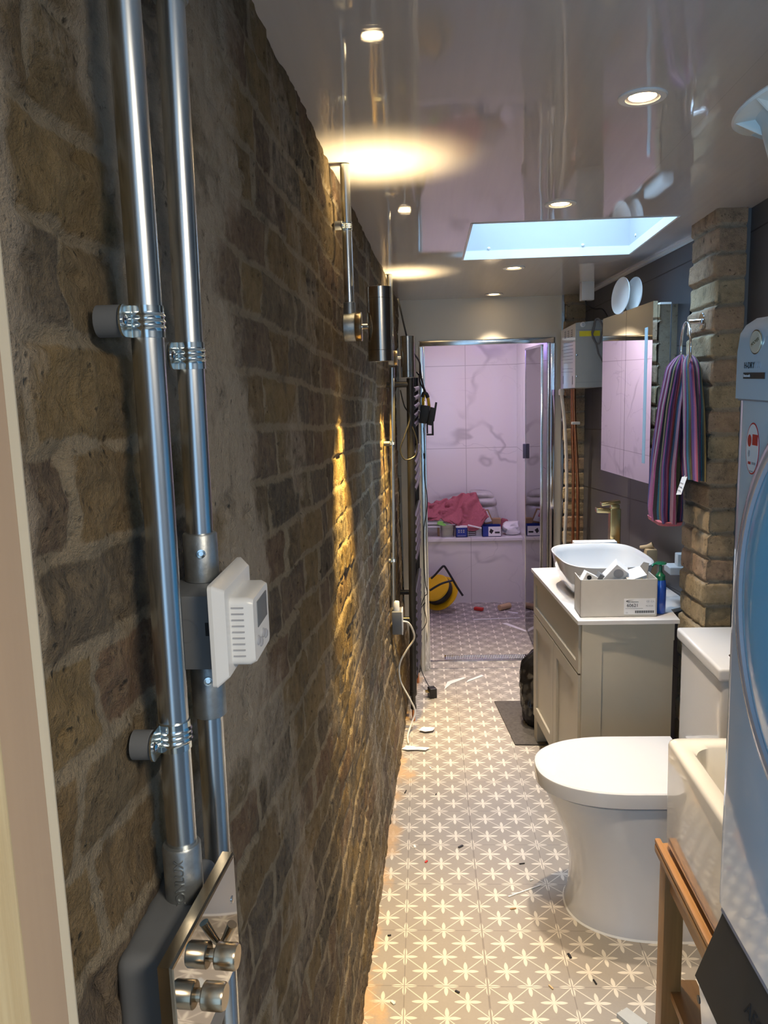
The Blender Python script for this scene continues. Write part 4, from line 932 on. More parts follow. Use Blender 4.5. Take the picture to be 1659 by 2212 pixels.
def packet(label, c, d, rot, mat='paper', extra=None):
    t = thing('lamp_packet', label, 'packet', c)
    m_ = Matrix.Rotation(rot[2], 4, 'Z') @ Matrix.Rotation(rot[1], 4, 'Y') @ Matrix.Rotation(rot[0], 4, 'X')
    lo = [c[i] - d[i] / 2 for i in range(3)]; hi = [c[i] + d[i] / 2 for i in range(3)]
    mb = MB(); mb.box(lo, hi, 0.001, 1, m_); mb.build('packet_body', M[mat], t, smooth=False)
    return t, m_
pk, m_ = packet('white lamp packet with a green stripe and oval picture sticking out of the carton', (0.655, 2.815, 0.917), (0.052, 0.05, 0.085), (0.25, math.radians(38), 0))
mb = MB(); cc = Vector((0.655, 2.815, 0.917)); fr = cc + m_ @ Vector((0, -0.0262, 0.020)); mb.lathe([(0.017, 0), (0.017, 0.0006)], fr, m_ @ Vector((0, -1, 0)), 30); mb.build('oval_picture', M['grey_ink'], pk)
mb = MB(); mb.box(tuple(cc + Vector((-0.0262, -0.0265, -0.040))), tuple(cc + Vector((0.0262, -0.0252, -0.030)))); mb.bm.verts.ensure_lookup_table()
bmesh.ops.transform(mb.bm, matrix=Matrix.Translation(cc) @ m_ @ Matrix.Translation(-cc), verts=mb.bm.verts[:]); mb.build('green_stripe', M['green'], pk, smooth=False)
packet('small white packet with a hole at the left end of the carton', (0.562, 2.80, 0.905), (0.045, 0.035, 0.045), (0, math.radians(28), 0.1))
mb = MB(); mb.lathe([(0.008, 0), (0.008, 0.001)], (0.562, 2.781, 0.916), (0, -1, 0), 20); tag(mb.build('light_bulb', M['black']), 'dark round lamp base showing in the left packet', 'lamp')
pk, m_ = packet('crumpled white packet with a blue and yellow print at the right of the carton', (0.722, 2.81, 0.905), (0.07, 0.05, 0.045), (0.5, math.radians(-14), 0.2))
mb = MB(); cc = Vector((0.722, 2.81, 0.905)); q = cc + m_ @ Vector((0.005, -0.0255, 0.008)); mb.box(tuple(q - Vector((0.012, 0.001, 0.008))), tuple(q + Vector((0.012, 0.0005, 0.008)))); mb.build('print', M['label_yellow'], pk, smooth=False)
packet('dark grey packet lying low in the middle of the carton', (0.612, 2.82, 0.885), (0.05, 0.04, 0.06), (0, 0.5, 0), 'box_grey')
# soap bottle
t = thing('soap_bottle', 'blue soap bottle with a green pump beside the carton', 'bottle', (0.812, 2.80, 0.781))
mb = MB(); mb.lathe([(0.017, 0.781), (0.0185, 0.784), (0.0185, 0.885), (0.0165, 0.895), (0.0155, 0.9)], (0.812, 2.80, 0), (0, 0, 1), 32); mb.build('bottle_body', M['blue_soap'], t)
mb = MB(); mb.lathe([(0.016, 0.9), (0.0165, 0.916), (0.010, 0.924), (0.006, 0.93), (0.006, 0.950), (0.014, 0.953), (0.020, 0.957), (0.018, 0.961), (0.004, 0.962)], (0.810, 2.80, 0), (0, 0, 1), 30); mb.tube([(0.806, 2.80, 0.957), (0.785, 2.795, 0.956), (0.778, 2.79, 0.950)], 0.004, 12); mb.build('pump', M['green'], t)
# sponge / sachet behind basin
mb = MB(); mb.tube([(0.845, 3.20, 0.93), (0.865, 3.18, 0.935), (0.885, 3.17, 0.945)], [0.006, 0.009, 0.012], 14, True); mb.box((0.855, 3.15, 0.781), (0.90, 3.20, 0.93), 0.01); tag(mb.build('grout_sponge', M['cork']), 'pale knobbly sponge standing behind the basin', 'sponge')
# white soap shelf peeping from behind the pier
t = thing('soap_shelf', 'small white wall shelf peeping out behind the brick pier', 'shelf', (0.91, 2.93, 0.87))
mb = MB(); mb.box((0.868, 2.885, 0.893), (0.955, 2.96, 0.921), 0.004, 3); mb.build('shelf_board', M['white'], t)
mb = MB(); mb.box((0.899, 2.90, 0.92), (0.955, 2.94, 0.965), 0.004); mb.build('upstand', M['white'], t)

# mirror cabinet
MN = Vector((0.81, 2.975, 0)); MF = Vector((0.771, 3.60, 0)); md_ = (MF - MN).normalized(); mn_ = Vector((md_.y, -md_.x, 0)); ML = (MF - MN).length; MT = 0.030
def mp(s, d_, z): p = MN + md_ * s + mn_ * d_; return (p.x, p.y, z - MT * s)
def mbox(mb, s0, s1, d0, d1, z0, z1): mb.loft([[mp(s0, d0, z0), mp(s1, d0, z0), mp(s1, d1, z0), mp(s0, d1, z0)], [mp(s0, d0, z1), mp(s1, d0, z1), mp(s1, d1, z1), mp(s0, d1, z1)]])
mz0, mz1 = 1.212, 1.856
t = thing('mirror_cabinet', 'wall mirror cabinet with lit edge strips hung above the basin', 'mirror cabinet', (0.86, 3.28, mz0))
mb = MB(); mbox(mb, 0.0052, ML - 0.004, 0.0165, 0.128, mz0 + 0.004, mz1 - 0.012); mb.build('cabinet_body', M['alu'], t, smooth=False)
mb = MB(); mbox(mb, -0.001, 0.005, 0.017, 0.128, mz0 + 0.004, mz1 - 0.012); mb.build('side_mirror', M['mirror'], t, smooth=False)
mb = MB(); mbox(mb, -0.002, -0.001, 0.062, 0.066, mz0 + 0.004, mz1 - 0.012); mb.build('side_trim', M['box_grey'], t, smooth=False)
for a, b in ((0.0, ML * 0.485 - 0.0015), (ML * 0.485 + 0.0015, ML)):
    mb = MB(); mbox(mb, a, b, 0.0, 0.016, mz0, mz1); mb.build('mirror_door', M['mirror'], t, smooth=False)
mb = MB(); mbox(mb, 0.052, 0.080, -0.0012, 0.0, mz0 + 0.07, mz1 - 0.085); mb.build('frosted_strip', M['frosted'], t, smooth=False)
mb = MB(); mb.build('frosted_strip', M['frosted'], t, smooth=False)
mb = MB(); mbox(mb, 0.10, 0.30, 0.06, 0.10, mz1 - 0.012, mz1 + 0.006); mb.build('driver', M['white'], t, smooth=False)
# discs on top of the cabinet
def disc(label, c, r, nrm):
    mb = MB(); mb.lathe([(0.006, 0), (r * 0.55, 0.001), (r * 0.9, 0.004), (r, 0.009), (r * 0.99, 0.012), (r * 0.88, 0.008), (r * 0.5, 0.006), (0.004, 0.006)], c, nrm, 48)
    tag(mb.build('lamp_cover', M['white']), label, 'lamp cover', 'lamp covers on the mirror cabinet')
disc('white round lamp cover leaning on the mirror cabinet, the front one', (0.795, 3.36, 1.909), 0.072, (-0.955, -0.24, 0.10))
disc('white round lamp cover leaning on the mirror cabinet, the one behind', (0.838, 3.33, 1.909), 0.068, (-0.955, -0.22, 0.10))
# sensor / driver box at the ceiling
mb = MB(); mb.box((0.742, 3.93, 1.945), (0.800, 3.985, 2.036), 0.003, 2); tag(mb.build('ceiling_junction_box', M['white']), 'small white junction box under the ceiling above the grey unit', 'junction box')
mb = MB(); mb.tube([(0.765, 3.955, 1.945), (0.772, 3.95, 1.925), (0.80, 3.93, 1.905), (0.83, 3.90, 1.90), (0.85, 3.88, 1.865)], 0.0035, 8, True); tag(mb.build('cable', M['black']), 'short black cable from the white ceiling box to the grey unit', 'cable')

# grey control unit on the wall
t = thing('steam_unit', 'grey enamelled steel control unit with yellow label high on the wall', 'control unit', (0.78, 4.08, 1.54))
def hz(y, z): return z - 0.035 * (y - 3.9)
mb = MB()
mb.loft([[(0.711, 3.90, 1.546), (0.838, 3.90, 1.546), (0.838, 4.30, 1.532), (0.711, 4.30, 1.532)], [(0.711, 3.90, 1.842), (0.838, 3.90, 1.852), (0.838, 4.30, 1.838), (0.711, 4.30, 1.828)]])
ub = mb.build('housing', M['heater_front'], t, smooth=False)
mb = MB(); mb.loft([[(0.7095, 3.902, 1.548), (0.7095, 4.30, 1.534), (0.7108, 4.30, 1.534), (0.7108, 3.902, 1.548)], [(0.7095, 3.902, 1.840), (0.7095, 4.30, 1.826), (0.7108, 4.30, 1.826), (0.7108, 3.902, 1.840)]]); mb.build('side_label', M['cream'], t, smooth=False)
mb = MB()
for i in range(9): mb.box((0.7088, 3.96, 1.618 + i * 0.016 + (0.012 if i > 1 else 0)), (0.7094, 4.27 - 0.03 * (i % 3), 1.6195 + i * 0.016 + (0.012 if i > 1 else 0)))
for i in range(3):
    for j in range(4): mb.box((0.7086, 3.97 + i * 0.09, 1.785 + j * 0.009), (0.7094, 4.01 + i * 0.09, 1.788 + j * 0.009))
for y in (3.96, 4.22): mb.box((0.7086, y, 1.560), (0.7094, y + 0.008, 1.60)); 
mb.build('print', M['ink'], t, smooth=False)
mb = MB(); mb.box((0.728, 3.8985, 1.780), (0.822, 3.9, 1.804)); mb.build('warning_label', M['label_yellow'], t, smooth=False)
mb = MB(); mb.box((0.713, 3.8988, 1.8085), (0.836, 3.9, 1.8105)); mb.box((0.713, 3.8988, 1.570), (0.836, 3.9, 1.5712)); mb.build('seam', M['enamel_seam'], t, smooth=False)
mb = MB(); mb.lathe([(0.012, 0), (0.012, 0.008), (0.006, 0.010), (0.005, 0.002)], (0.742, 3.90, 1.833), (0, -1, 0), 24); mb.build('cable_gland', M['white'], t)
mb = MB(); mb.lathe([(0.005, 0), (0.004, 0.002), (0.001, 0.003)], (0.717, 3.90, 1.696), (0, -1, 0), 12); mb.build('screw', M['chrome'], t)
mb = MB(); mb.lathe([(0.005, 0), (0.004, 0.002), (0.001, 0.003)], (0.717, 3.90, 1.598), (0, -1, 0), 12); mb.build('screw', M['chrome'], t)
pts = []
for i in range(46):
    a = i / 45 * 2 * PI * 2.4 + 1.2; pts.append((0.806 + (0.022 + 0.004 * math.sin(i * 1.3)) * math.cos(a), 3.875 + 0.006 * math.sin(i), 1.800 + 0.052 * math.sin(a) * (1 + 0.1 * math.sin(i * 0.7))))
pts += [(0.80, 3.87, 1.74), (0.812, 3.88, 1.70), (0.835, 3.885, 1.66)]
mb = MB(); mb.tube(pts, 0.0042, 8); tag(mb.build('cable', M['cable_grey']), 'coiled grey flex hanging on the front of the grey control unit', 'cable')
# pipes under the unit
mb = MB(); mb.tube([(0.703, 4.23, 1.535), (0.705, 4.23, 1.50), (0.722, 4.24, 1.36), (0.735, 4.25, 1.15), (0.738, 4.26, 0.95), (0.733, 4.27, 0.76), (0.730, 4.28, 0.4), (0.730, 4.28, 0.02)], 0.0085, 14, True)
mb.lathe([(0.014, 0), (0.015, 0.02), (0.011, 0.03)], (0.703, 4.23, 1.505), (0, 0, 1), 20); tag(mb.build('waste_pipe', M['cable_white']), 'white plastic pipe dropping from the grey unit in front of the bricks', 'pipe')
mb = MB(); mb.tube([(0.760, 4.20, 1.545), (0.765, 4.21, 1.40), (0.782, 4.22, 1.15), (0.790, 4.22, 0.9), (0.792, 4.22, 0.02)], 0.0085, 14, True); tag(mb.build('copper_pipe', M['copper']), 'copper pipe beside the white pipe, the one nearer the tiles', 'pipe', 'copper pipes beside the shower')
mb = MB(); mb.tube([(0.758, 4.235, 1.545), (0.760, 4.235, 1.30), (0.768, 4.235, 1.0), (0.768, 4.235, 0.02)], 0.0075, 14, True); tag(mb.build('copper_pipe', M['copper']), 'copper pipe directly behind the white pipe', 'pipe', 'copper pipes beside the shower')
mb = MB(); mb.box((0.748, 4.185, 1.356), (0.790, 4.205, 1.370), 0.003); tag(mb.build('pipe_clip', M['white']), 'white clip holding the copper pipe', 'clip')

# ------------------------------------------------------------------ towel ring and towel
t = thing('towel_ring', 'chrome towel ring fixed to the face of the brick pier', 'towel ring', (0.87, 2.68, 1.60))
mb = MB(); mb.lathe([(0.026, 0), (0.026, 0.010), (0.024, 0.012), (0.006, 0.012)], (0.886, 2.665, 1.765), (-1, 0, 0), 36); mb.build('wall_plate', M['chrome'], t)
mb = MB(); mb.tube([(0.876, 2.665, 1.765), (0.848, 2.69, 1.765)], 0.008, 18); mb.build('post', M['chrome'], t)
pts = [(0.845 + 0.012 * math.sin(a), 2.715 + 0.088 * math.sin(a), 1.682 + 0.085 * math.cos(a)) for a in [2 * PI * k / 48 for k in range(49)]]
mb = MB(); mb.tube(pts, 0.0042, 12, cap=False); mb.build('ring', M['chrome'], t)
def towel_lobe(name, parent, path, seed, hem=True, nf=8, ns=160, nz=44, s0=0.0):
    """path: list of (z, cx, cy, hx, hy) from top to bottom"""
    P3 = np.zeros((nz, ns + 1, 3)); st = np.zeros((nz, ns + 1))
    zs_ = [p[0] for p in path]
    for i in range(nz):
        z = path[0][0] + (path[-1][0] - path[0][0]) * i / (nz - 1)
        vals = [np.interp(-z, [-q for q in zs_], [p[k] for p in path]) for k in (1, 2, 3, 4)]
        v = i / (nz - 1)
        top = min(1.0, 0.25 + math.sqrt(v * 9)) if v < 0.11 else 1.0
        for j in range(ns + 1):
            a = 2 * PI * j / ns
            fold = 1 + 0.26 * math.sin(nf * a + seed + 0.9 * math.sin(v * 3 + seed)) * (0.45 + 0.55 * v) + 0.07 * math.sin(nf * 2.3 * a + seed * 2)
            fold = 1 + (fold - 1) * (0.5 + 0.5 * math.cos(0)) 
            P3[i, j] = (vals[0] + vals[2] * math.cos(a) * fold * top, vals[1] + vals[3] * math.sin(a) * fold * top, z)
            st[i, j] = j / ns + s0
    P3[:, -1] = P3[:, 0]
    o = grid_mesh(name, P3, nz, ns + 1, {'stripe': st}, M['stripes'], parent)
    return o
t = thing('towel', 'striped multicoloured towel hanging through the chrome ring', 'towel', (0.83, 2.72, 1.12))
towel_lobe('front_fold', t, [(1.665, 0.842, 2.745, 0.020, 0.055), (1.62, 0.835, 2.75, 0.030, 0.072), (1.50, 0.825, 2.765, 0.036, 0.075), (1.30, 0.815, 2.785, 0.040, 0.080), (1.15, 0.815, 2.79, 0.042, 0.090), (1.115, 0.815, 2.787, 0.038, 0.088)], 1.3, s0=0.1)
towel_lobe('rear_fold', t, [(1.665, 0.850, 2.69, 0.016, 0.045), (1.62, 0.850, 2.67, 0.022, 0.060), (1.50, 0.853, 2.655, 0.022, 0.072), (1.35, 0.852, 2.635, 0.022, 0.078), (1.275, 0.850, 2.610, 0.020, 0.068)], 2.1, s0=0.62, nf=6)
mb = MB(); mb.loft([[(x, y, z) for x, y in rrect(0.815, 2.787, 0.038 + e, 0.087 + e, 0.03)] for z, e in ((1.106, 0.0), (1.118, 0.003))]); mb.build('hem', M['pink_towel'], t)
mb = MB(); mb.tube([(0.838, 2.60, 1.285), (0.832, 2.612, 1.292), (0.826, 2.622, 1.283)], 0.002, 8, True)
mb.loft([[(0.828, 2.600, 1.286), (0.824, 2.642, 1.278), (0.8235, 2.642, 1.278), (0.8275, 2.600, 1.286)], [(0.812, 2.606, 1.226), (0.810, 2.652, 1.219), (0.8095, 2.652, 1.219), (0.8115, 2.606, 1.226)]])
tg = mb.build('price_tag', M['paper'], t, smooth=False)
mb = MB()
for i in range(3):
    for j in range(3): mb.box((0.8105 + j * 0.0036, 2.612 + i * 0.012, 1.2345 + j * 0.0115), (0.8115 + j * 0.0036, 2.618 + i * 0.012, 1.2385 + j * 0.0115))
mb.build('tag_print', M['grey_ink'], tg, smooth=False)

# ================================================================== BAG AND MAT
rings = []
for i in range(44):
    v = i / 43; z = 0.002 + 0.415 * v; s_ = 0.82 + 0.25 * math.sin(PI * min(1, v * 1.15)) - 0.72 * sm(0.72, 1.0, v)
    ring = []
    for k in range(96):
        a = 2 * PI * k / 96; f_ = 1 + 0.05 * math.sin(7 * a + 5 * v) + 0.06 * abs(math.sin(11 * a - 8 * v)) + 0.04 * abs(math.sin(17 * a + 19 * v))
        ring.append(Vector((0.555 + 0.112 * math.cos(a) * s_ * f_, 3.64 + 0.10 * math.sin(a) * s_ * f_, z)))
    rings.append(wobble(ring, 0.03, 16, 3))
for r_ in rings:
    for p in r_: p.z = max(p.z, 0.002)
mb = MB(); mb.loft(rings); tag(mb.build('rubbish_bag', M['bin_bag'], angle=80), 'full black rubbish bag on the floor beyond the vanity unit', 'bag')
mb = MB(); mb.prism([(0.326, 3.895), (0.375, 3.41), (0.50, 3.405), (0.62, 3.52), (0.62, 3.90)], 0.0005, 0.006); tag(mb.build('floor_mat', M['mat_dark'], smooth=False), 'dark dusty mat on the floor in front of the rubbish bag', 'mat')

# ================================================================== TOILET
t = thing('toilet', 'white close-coupled toilet with closed lid pointing across the room', 'toilet', (0.62, 2.32, 0))
cy_ = 2.322
def dring(xf, xb, hy, z, n=60, e=2.3):
    """D-shaped outline: rounded towards -x, square towards +x"""
    out = []; L = xb - xf; xm = xf + min(L * 0.62, hy * 1.45)
    for k in range(n):
        a = -PI / 2 + PI * k / (n - 1)
        ca, sa = math.cos(a), math.sin(a)
        out.append((xm - (xm - xf) * abs(ca) ** (2 / e), cy_ + hy * math.copysign(abs(sa) ** (2 / e), sa), z))
    out.append((xb, cy_ + hy, z)); out.append((xb, cy_ - hy, z)); return out
mb = MB(); mb.loft([dring(*a) for a in ((0.408, 0.985, 0.185, 0.0), (0.408, 0.985, 0.185, 0.008), (0.416, 0.985, 0.178, 0.03), (0.424, 0.985, 0.171, 0.12), (0.415, 0.985, 0.167, 0.20), (0.390, 0.985, 0.168, 0.28), (0.355, 0.985, 0.174, 0.355), (0.337, 0.985, 0.178, 0.40), (0.336, 0.985, 0.178, 0.404), (0.345, 0.985, 0.172, 0.407))]); mb.build('pan', M['ceramic'], t, angle=60)
mb = MB(); mb.loft([dring(*a) for a in ((0.328, 0.77, 0.178, 0.408), (0.3165, 0.77, 0.186, 0.414), (0.3150, 0.77, 0.187, 0.452), (0.3165, 0.77, 0.186, 0.456), (0.323, 0.77, 0.182, 0.459), (0.35, 0.765, 0.160, 0.4605))]); mb.build('lid', M['ceramic'], t, angle=25)
mb = MB(); mb.box((0.79, cy_ - 0.185, 0.405), (0.985, cy_ + 0.170, 0.786), 0.014, 4); mb.build('cistern', M['ceramic'], t)
mb = MB(); mb.box((0.778, cy_ - 0.195, 0.786), (0.988, cy_ + 0.180, 0.823), 0.010, 4); mb.build('cistern_lid', M['ceramic'], t)
mb = MB(); mb.lathe([(0.024, 0), (0.024, 0.003), (0.020, 0.005), (0.019, 0.003), (0.004, 0.0035)], (0.862, cy_ - 0.10, 0.8225), (0, 0, 1), 30); mb.build('flush_button', M['chrome'], t)
mb = MB(); mb.loft([dring(0.404, 0.985, 0.189, 0.0), dring(0.410, 0.985, 0.184, 0.007)]); mb.build('sealant', M['white'], t)

# ================================================================== BELFAST SINK AND STAND
sx0, sx1, sy0, sy1, sz0, sz1 = 0.540, 0.960, 1.195, 1.786, 0.533, 0.79
t = thing('belfast_sink', 'deep ivory Belfast sink standing on an oak frame', 'sink', (0.75, 1.49, sz0))
def rr(hx, hy, r, z): return [(x, y, z) for x, y in rrect((sx0 + sx1) / 2, (sy0 + sy1) / 2, hx, hy, r, 8)]
HX_, HY_ = (sx1 - sx0) / 2, (sy1 - sy0) / 2
mb = MB(); mb.loft([rr(HX_ - 0.014, HY_ - 0.014, 0.02, sz0), rr(HX_ - 0.004, HY_ - 0.004, 0.02, sz0 + 0.006), rr(HX_ - 0.002, HY_ - 0.002, 0.02, sz0 + 0.02), rr(HX_, HY_, 0.02, sz1 - 0.012), rr(HX_ - 0.002, HY_ - 0.002, 0.02, sz1 - 0.004), rr(HX_ - 0.008, HY_ - 0.008, 0.018, sz1),
                   rr(HX_ - 0.034, HY_ - 0.034, 0.045, sz1), rr(HX_ - 0.042, HY_ - 0.042, 0.05, sz1 - 0.008), rr(HX_ - 0.048, HY_ - 0.048, 0.05, sz1 - 0.16), rr(HX_ - 0.075, HY_ - 0.075, 0.05, sz1 - 0.205), rr(HX_ - 0.15, HY_ - 0.15, 0.04, sz1 - 0.21)]); mb.build('bowl', M['fireclay'], t, angle=50)
mb = MB(); mb.lathe([(0.03, 0), (0.03, 0.003), (0.02, 0.004)], (0.75, 1.49, sz1 - 0.2095), (0, 0, 1), 28); mb.build('waste', M['chrome'], t)
t = thing('sink_stand', 'oak stand with square legs carrying the Belfast sink', 'stand', (0.75, 1.49, 0))
for x, y in ((0.535, 1.745), (0.535, 1.20), (0.925, 1.745), (0.925, 1.20)):
    mb = MB(); mb.box((x, y - 0.0, 0), (x + 0.045, y + 0.045, 0.500), 0.003, 2); mb.build('leg', M['oak'], t)
mb = MB()
mb.box((0.523, 1.185, 0.500), (0.970, 1.797, 0.522), 0.006, 3); mb.box((0.523, 1.185, 0.522), (0.537, 1.797, 0.5335), 0.004, 2); mb.build('frame_top', M['oak_y'], t)
mb = MB(); mb.box((0.546, 1.245, 0.430), (0.566, 1.745, 0.500), 0.002); mb.build('side_rail', M['oak_y'], t)
mb = MB(); mb.box((0.935, 1.245, 0.430), (0.955, 1.745, 0.500), 0.002); mb.build('side_rail', M['oak_y'], t)
mb = MB(); mb.box((0.580, 1.755, 0.430), (0.925, 1.775, 0.500), 0.002); mb.build('end_rail', M['oak_y'], t)
mb = MB()
for i in range(5): mb.box((0.556 + i * 0.080, 1.205, 0.150), (0.556 + i * 0.080 + 0.072, 1.785, 0.170), 0.002)
mb.build('shelf', M['oak_y'], t)

# ================================================================== WASHER AND DRYER
XF = 0.43; DY0, DY1 = 0.55, 1.150
t = thing('washing_machine', 'white washing machine with a charcoal fascia under the dryer', 'washing machine', (0.72, 0.85, 0))
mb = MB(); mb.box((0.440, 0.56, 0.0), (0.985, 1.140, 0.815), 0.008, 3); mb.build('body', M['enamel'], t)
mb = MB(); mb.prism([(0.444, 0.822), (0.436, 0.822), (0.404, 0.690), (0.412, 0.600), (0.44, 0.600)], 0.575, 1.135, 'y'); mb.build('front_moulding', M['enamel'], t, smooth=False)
def fp(q, y, off=0.0): # point on the sloping fascia, q 0 top .. 1 bottom
    a = Vector((0.4355, y, 0.818)); b = Vector((0.4030, y, 0.692)); n = Vector((-(0.818 - 0.692), 0, (0.4355 - 0.4030))).normalized(); p = a + (b - a) * q + n * off; return tuple(p)
mb = MB(); mb.loft([[fp(0.02, 1.128, 0.0), fp(0.97, 1.146, 0.0), fp(0.97, 0.585, 0.0), fp(0.02, 0.585, 0.0)], [fp(0.02, 1.128, 0.003), fp(0.97, 1.146, 0.003), fp(0.97, 0.585, 0.003), fp(0.02, 0.585, 0.003)]]); mb.build('fascia', M['charcoal'], t, smooth=False)
mb = MB(); mb.loft([[fp(-0.03, 1.134, -0.002), fp(-0.03, 0.575, -0.002), fp(0.02, 0.575, -0.002), fp(0.02, 1.134, -0.002)], [fp(-0.03, 1.134, 0.0036), fp(-0.03, 0.575, 0.0036), fp(0.02, 0.575, 0.0036), fp(0.02, 1.134, 0.0036)]]); mb.build('trim_line', M['trim_grey'], t, smooth=False)
text('lettering', 'AEG', 0.028, fp(0.40, 0.975, 0.0034), M['ink'], t, (0, -1, 0), (0.25, 0, 0.97), 0.0003)
mb = MB(); mb.lathe([(0.006, 0), (0.006, 0.002)], fp(1.12, 1.12, -0.001), (-1, 0, 0), 16); mb.build('lock_button', M['black'], t)
mb = MB(); mb.lathe([(0.20, 0), (0.20, 0.012), (0.165, 0.022), (0.15, 0.012), (0.02, 0.010)], (0.44, 0.85, 0.36), (-1, 0, 0), 56); mb.build('door', M['trim_grey'], t)

t = thing('tumble_dryer', 'white tumble dryer with a round blue door stacked on the washing machine', 'dryer', (0.72, 0.85, 0.825))
mb = MB()
prof = [(XF, 0.826), (XF, 1.60), (XF + 0.001, 1.655), (XF + 0.006, 1.672), (XF + 0.018, 1.681), (XF + 0.05, 1.683), (0.985, 1.683), (0.985, 0.826)]
def dyr(y, ins): return [(x + (ins if x < 0.6 else -ins), y, z - (ins if z > 1.0 else -ins)) for x, z in prof]
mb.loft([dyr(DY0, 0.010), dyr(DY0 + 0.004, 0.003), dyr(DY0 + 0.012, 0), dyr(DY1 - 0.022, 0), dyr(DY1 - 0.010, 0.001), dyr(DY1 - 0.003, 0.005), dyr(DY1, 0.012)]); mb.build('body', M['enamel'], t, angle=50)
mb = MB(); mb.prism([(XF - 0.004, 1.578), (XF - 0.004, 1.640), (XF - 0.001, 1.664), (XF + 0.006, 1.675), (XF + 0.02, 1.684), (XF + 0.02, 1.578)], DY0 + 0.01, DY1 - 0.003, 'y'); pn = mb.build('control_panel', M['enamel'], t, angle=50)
mb = MB(); mb.box((XF - 0.0015, DY0 + 0.01, 1.5755), (XF + 0.002, DY1 - 0.006, 1.578)); mb.build('panel_seam', M['enamel_seam'], t, smooth=False)
# badge
def oval(mb, cy, cz, ry, rz, x, th, n=40):
    mb.loft([[(x, cy + ry * math.cos(2 * PI * k / n), cz + rz * math.sin(2 * PI * k / n)) for k in range(n)], [(x - th, cy + ry * math.cos(2 * PI * k / n), cz + rz * math.sin(2 * PI * k / n)) for k in range(n)]])
mb = MB(); oval(mb, 1.086, 1.651, 0.0185, 0.0155, XF - 0.0035, 0.001); mb.build('badge_rim', M['nickel'], pn)
mb = MB(); oval(mb, 1.086, 1.651, 0.017, 0.0140, XF - 0.0045, 0.0005); mb.build('badge_face', M['lining_edge'], pn)
text('lettering', 'HOOVER', 0.0062, (XF - 0.0052, 1.086, 1.651), M['nickel'], pn, (0, -1, 0.32), (0, 0, 1), 0.0002)
text('lettering', 'H-DRY', 0.0115, (XF - 0.0044, 1.103, 1.6215), M['ink'], pn, (0, -1, 0), (0, 0, 1), 0.0002)
text('lettering', '100', 0.0115, (XF - 0.0044, 1.075, 1.6215), M['grey_ink'], pn, (0, -1, 0), (0, 0, 1), 0.0002)
mb = MB(); mb.box((XF - 0.0048, 1.052, 1.6045), (XF - 0.004, 1.121, 1.6125)); mb.build('badge_strip', M['charcoal'], pn, smooth=False)
text('lettering', 'bluetooth', 0.0055, (XF - 0.0053, 1.108, 1.6085), M['paper'], pn, (0, -1, 0), (0, 0, 1), 0.0001)
# round sticker
mb = MB(); oval(mb, 1.0905, 1.514, 0.0215, 0.034, XF - 0.0002, 0.0004); stk = mb.build('sticker', M['red'], t)
mb = MB(); oval(mb, 1.0905, 1.514, 0.0197, 0.032, XF - 0.0006, 0.0003); mb.build('sticker_face', M['paper'], stk)
mb = MB(); oval(mb, 1.0995, 1.524, 0.006, 0.008, XF - 0.0009, 0.0003); mb.box((XF - 0.0013, 1.073, 1.519), (XF - 0.0009, 1.090, 1.533)); mb.box((XF - 0.0013, 1.093, 1.493), (XF - 0.0009, 1.1015, 1.4965)); mb.build('sticker_mark', M['red'], stk, smooth=False)
mb = MB(); oval(mb, 1.0995, 1.507, 0.0035, 0.005, XF - 0.0009, 0.0003, 5); mb.box((XF - 0.0013, 1.077, 1.4935), (XF - 0.0009, 1.0895, 1.4965)); mb.box((XF - 0.0013, 1.084, 1.4835), (XF - 0.0009, 1.098, 1.485)); mb.build('sticker_print', M['grey_ink'], stk, smooth=False)
# door
dc = (XF, 0.850, 1.335)
mb = MB(); mb.lathe([(0.268, -0.001), (0.267, 0.002), (0.258, 0.009), (0.243, 0.013), (0.236, 0.012), (0.233, 0.008)], dc, (-1, 0, 0), 96, caps=False); dd = mb.build('door_ring', M['trim_grey'], t, angle=30)
mb = MB(); mb.lathe([(0.2325, 0.008), (0.222, 0.011), (0.18, 0.014), (0.09, 0.016), (0.002, 0.016)], dc, (-1, 0, 0), 96); mb.build('door_cover', M['blue_film'], t, angle=40)

# vent duct fitting
t = thing('vent_duct', 'white flanged vent fitting and hose rising above the dryer', 'vent duct', (0.60, 1.1, 1.69))
dax = Vector((0.18, -0.22, -1)).normalized(); dc_ = Vector((0.512, 1.20, 1.975))
mb = MB(); mb.lathe([(0.083, 0.0), (0.0855, 0.003), (0.083, 0.006), (0.056, 0.010), (0.052, 0.022), (0.050, 0.085)], dc_, dax, 56, caps=False); mb.build('flange', M['duct_white'], t, angle=30)
a_ = dax.orthogonal().normalized(); b_ = dax.cross(a_)
for k in range(8):
    an = 2 * PI * k / 8 + 0.3; d_ = a_ * math.cos(an) + b_ * math.sin(an); tn = dax.cross(d_) * 0.0012
    p0 = dc_ + d_ * 0.052 + dax * 0.010; p1 = dc_ + d_ * 0.081 + dax * 0.006; p2 = dc_ + d_ * 0.052 + dax * 0.034
    mb = MB(); mb.loft([[p0 + tn, p1 + tn, p2 + tn], [p0 - tn, p1 - tn, p2 - tn]]); mb.build('rib', M['duct_white'], t, smooth=False)
mb = MB(); mb.lathe([(0.0515, 0.085), (0.0545, 0.087), (0.0545, 0.097), (0.0515, 0.099)], dc_, dax, 48, caps=False); mb.build('clamp_ring', M['box_grey'], t)
hp = [dc_ + dax * 0.097, dc_ + dax * 0.15, Vector((0.575, 1.13, 1.80)), Vector((0.64, 1.05, 1.74))]
hs = spline(hp, 22); rs = [0.050 + 0.0028 * math.sin(i * 1.25) for i in range(len(hs))]
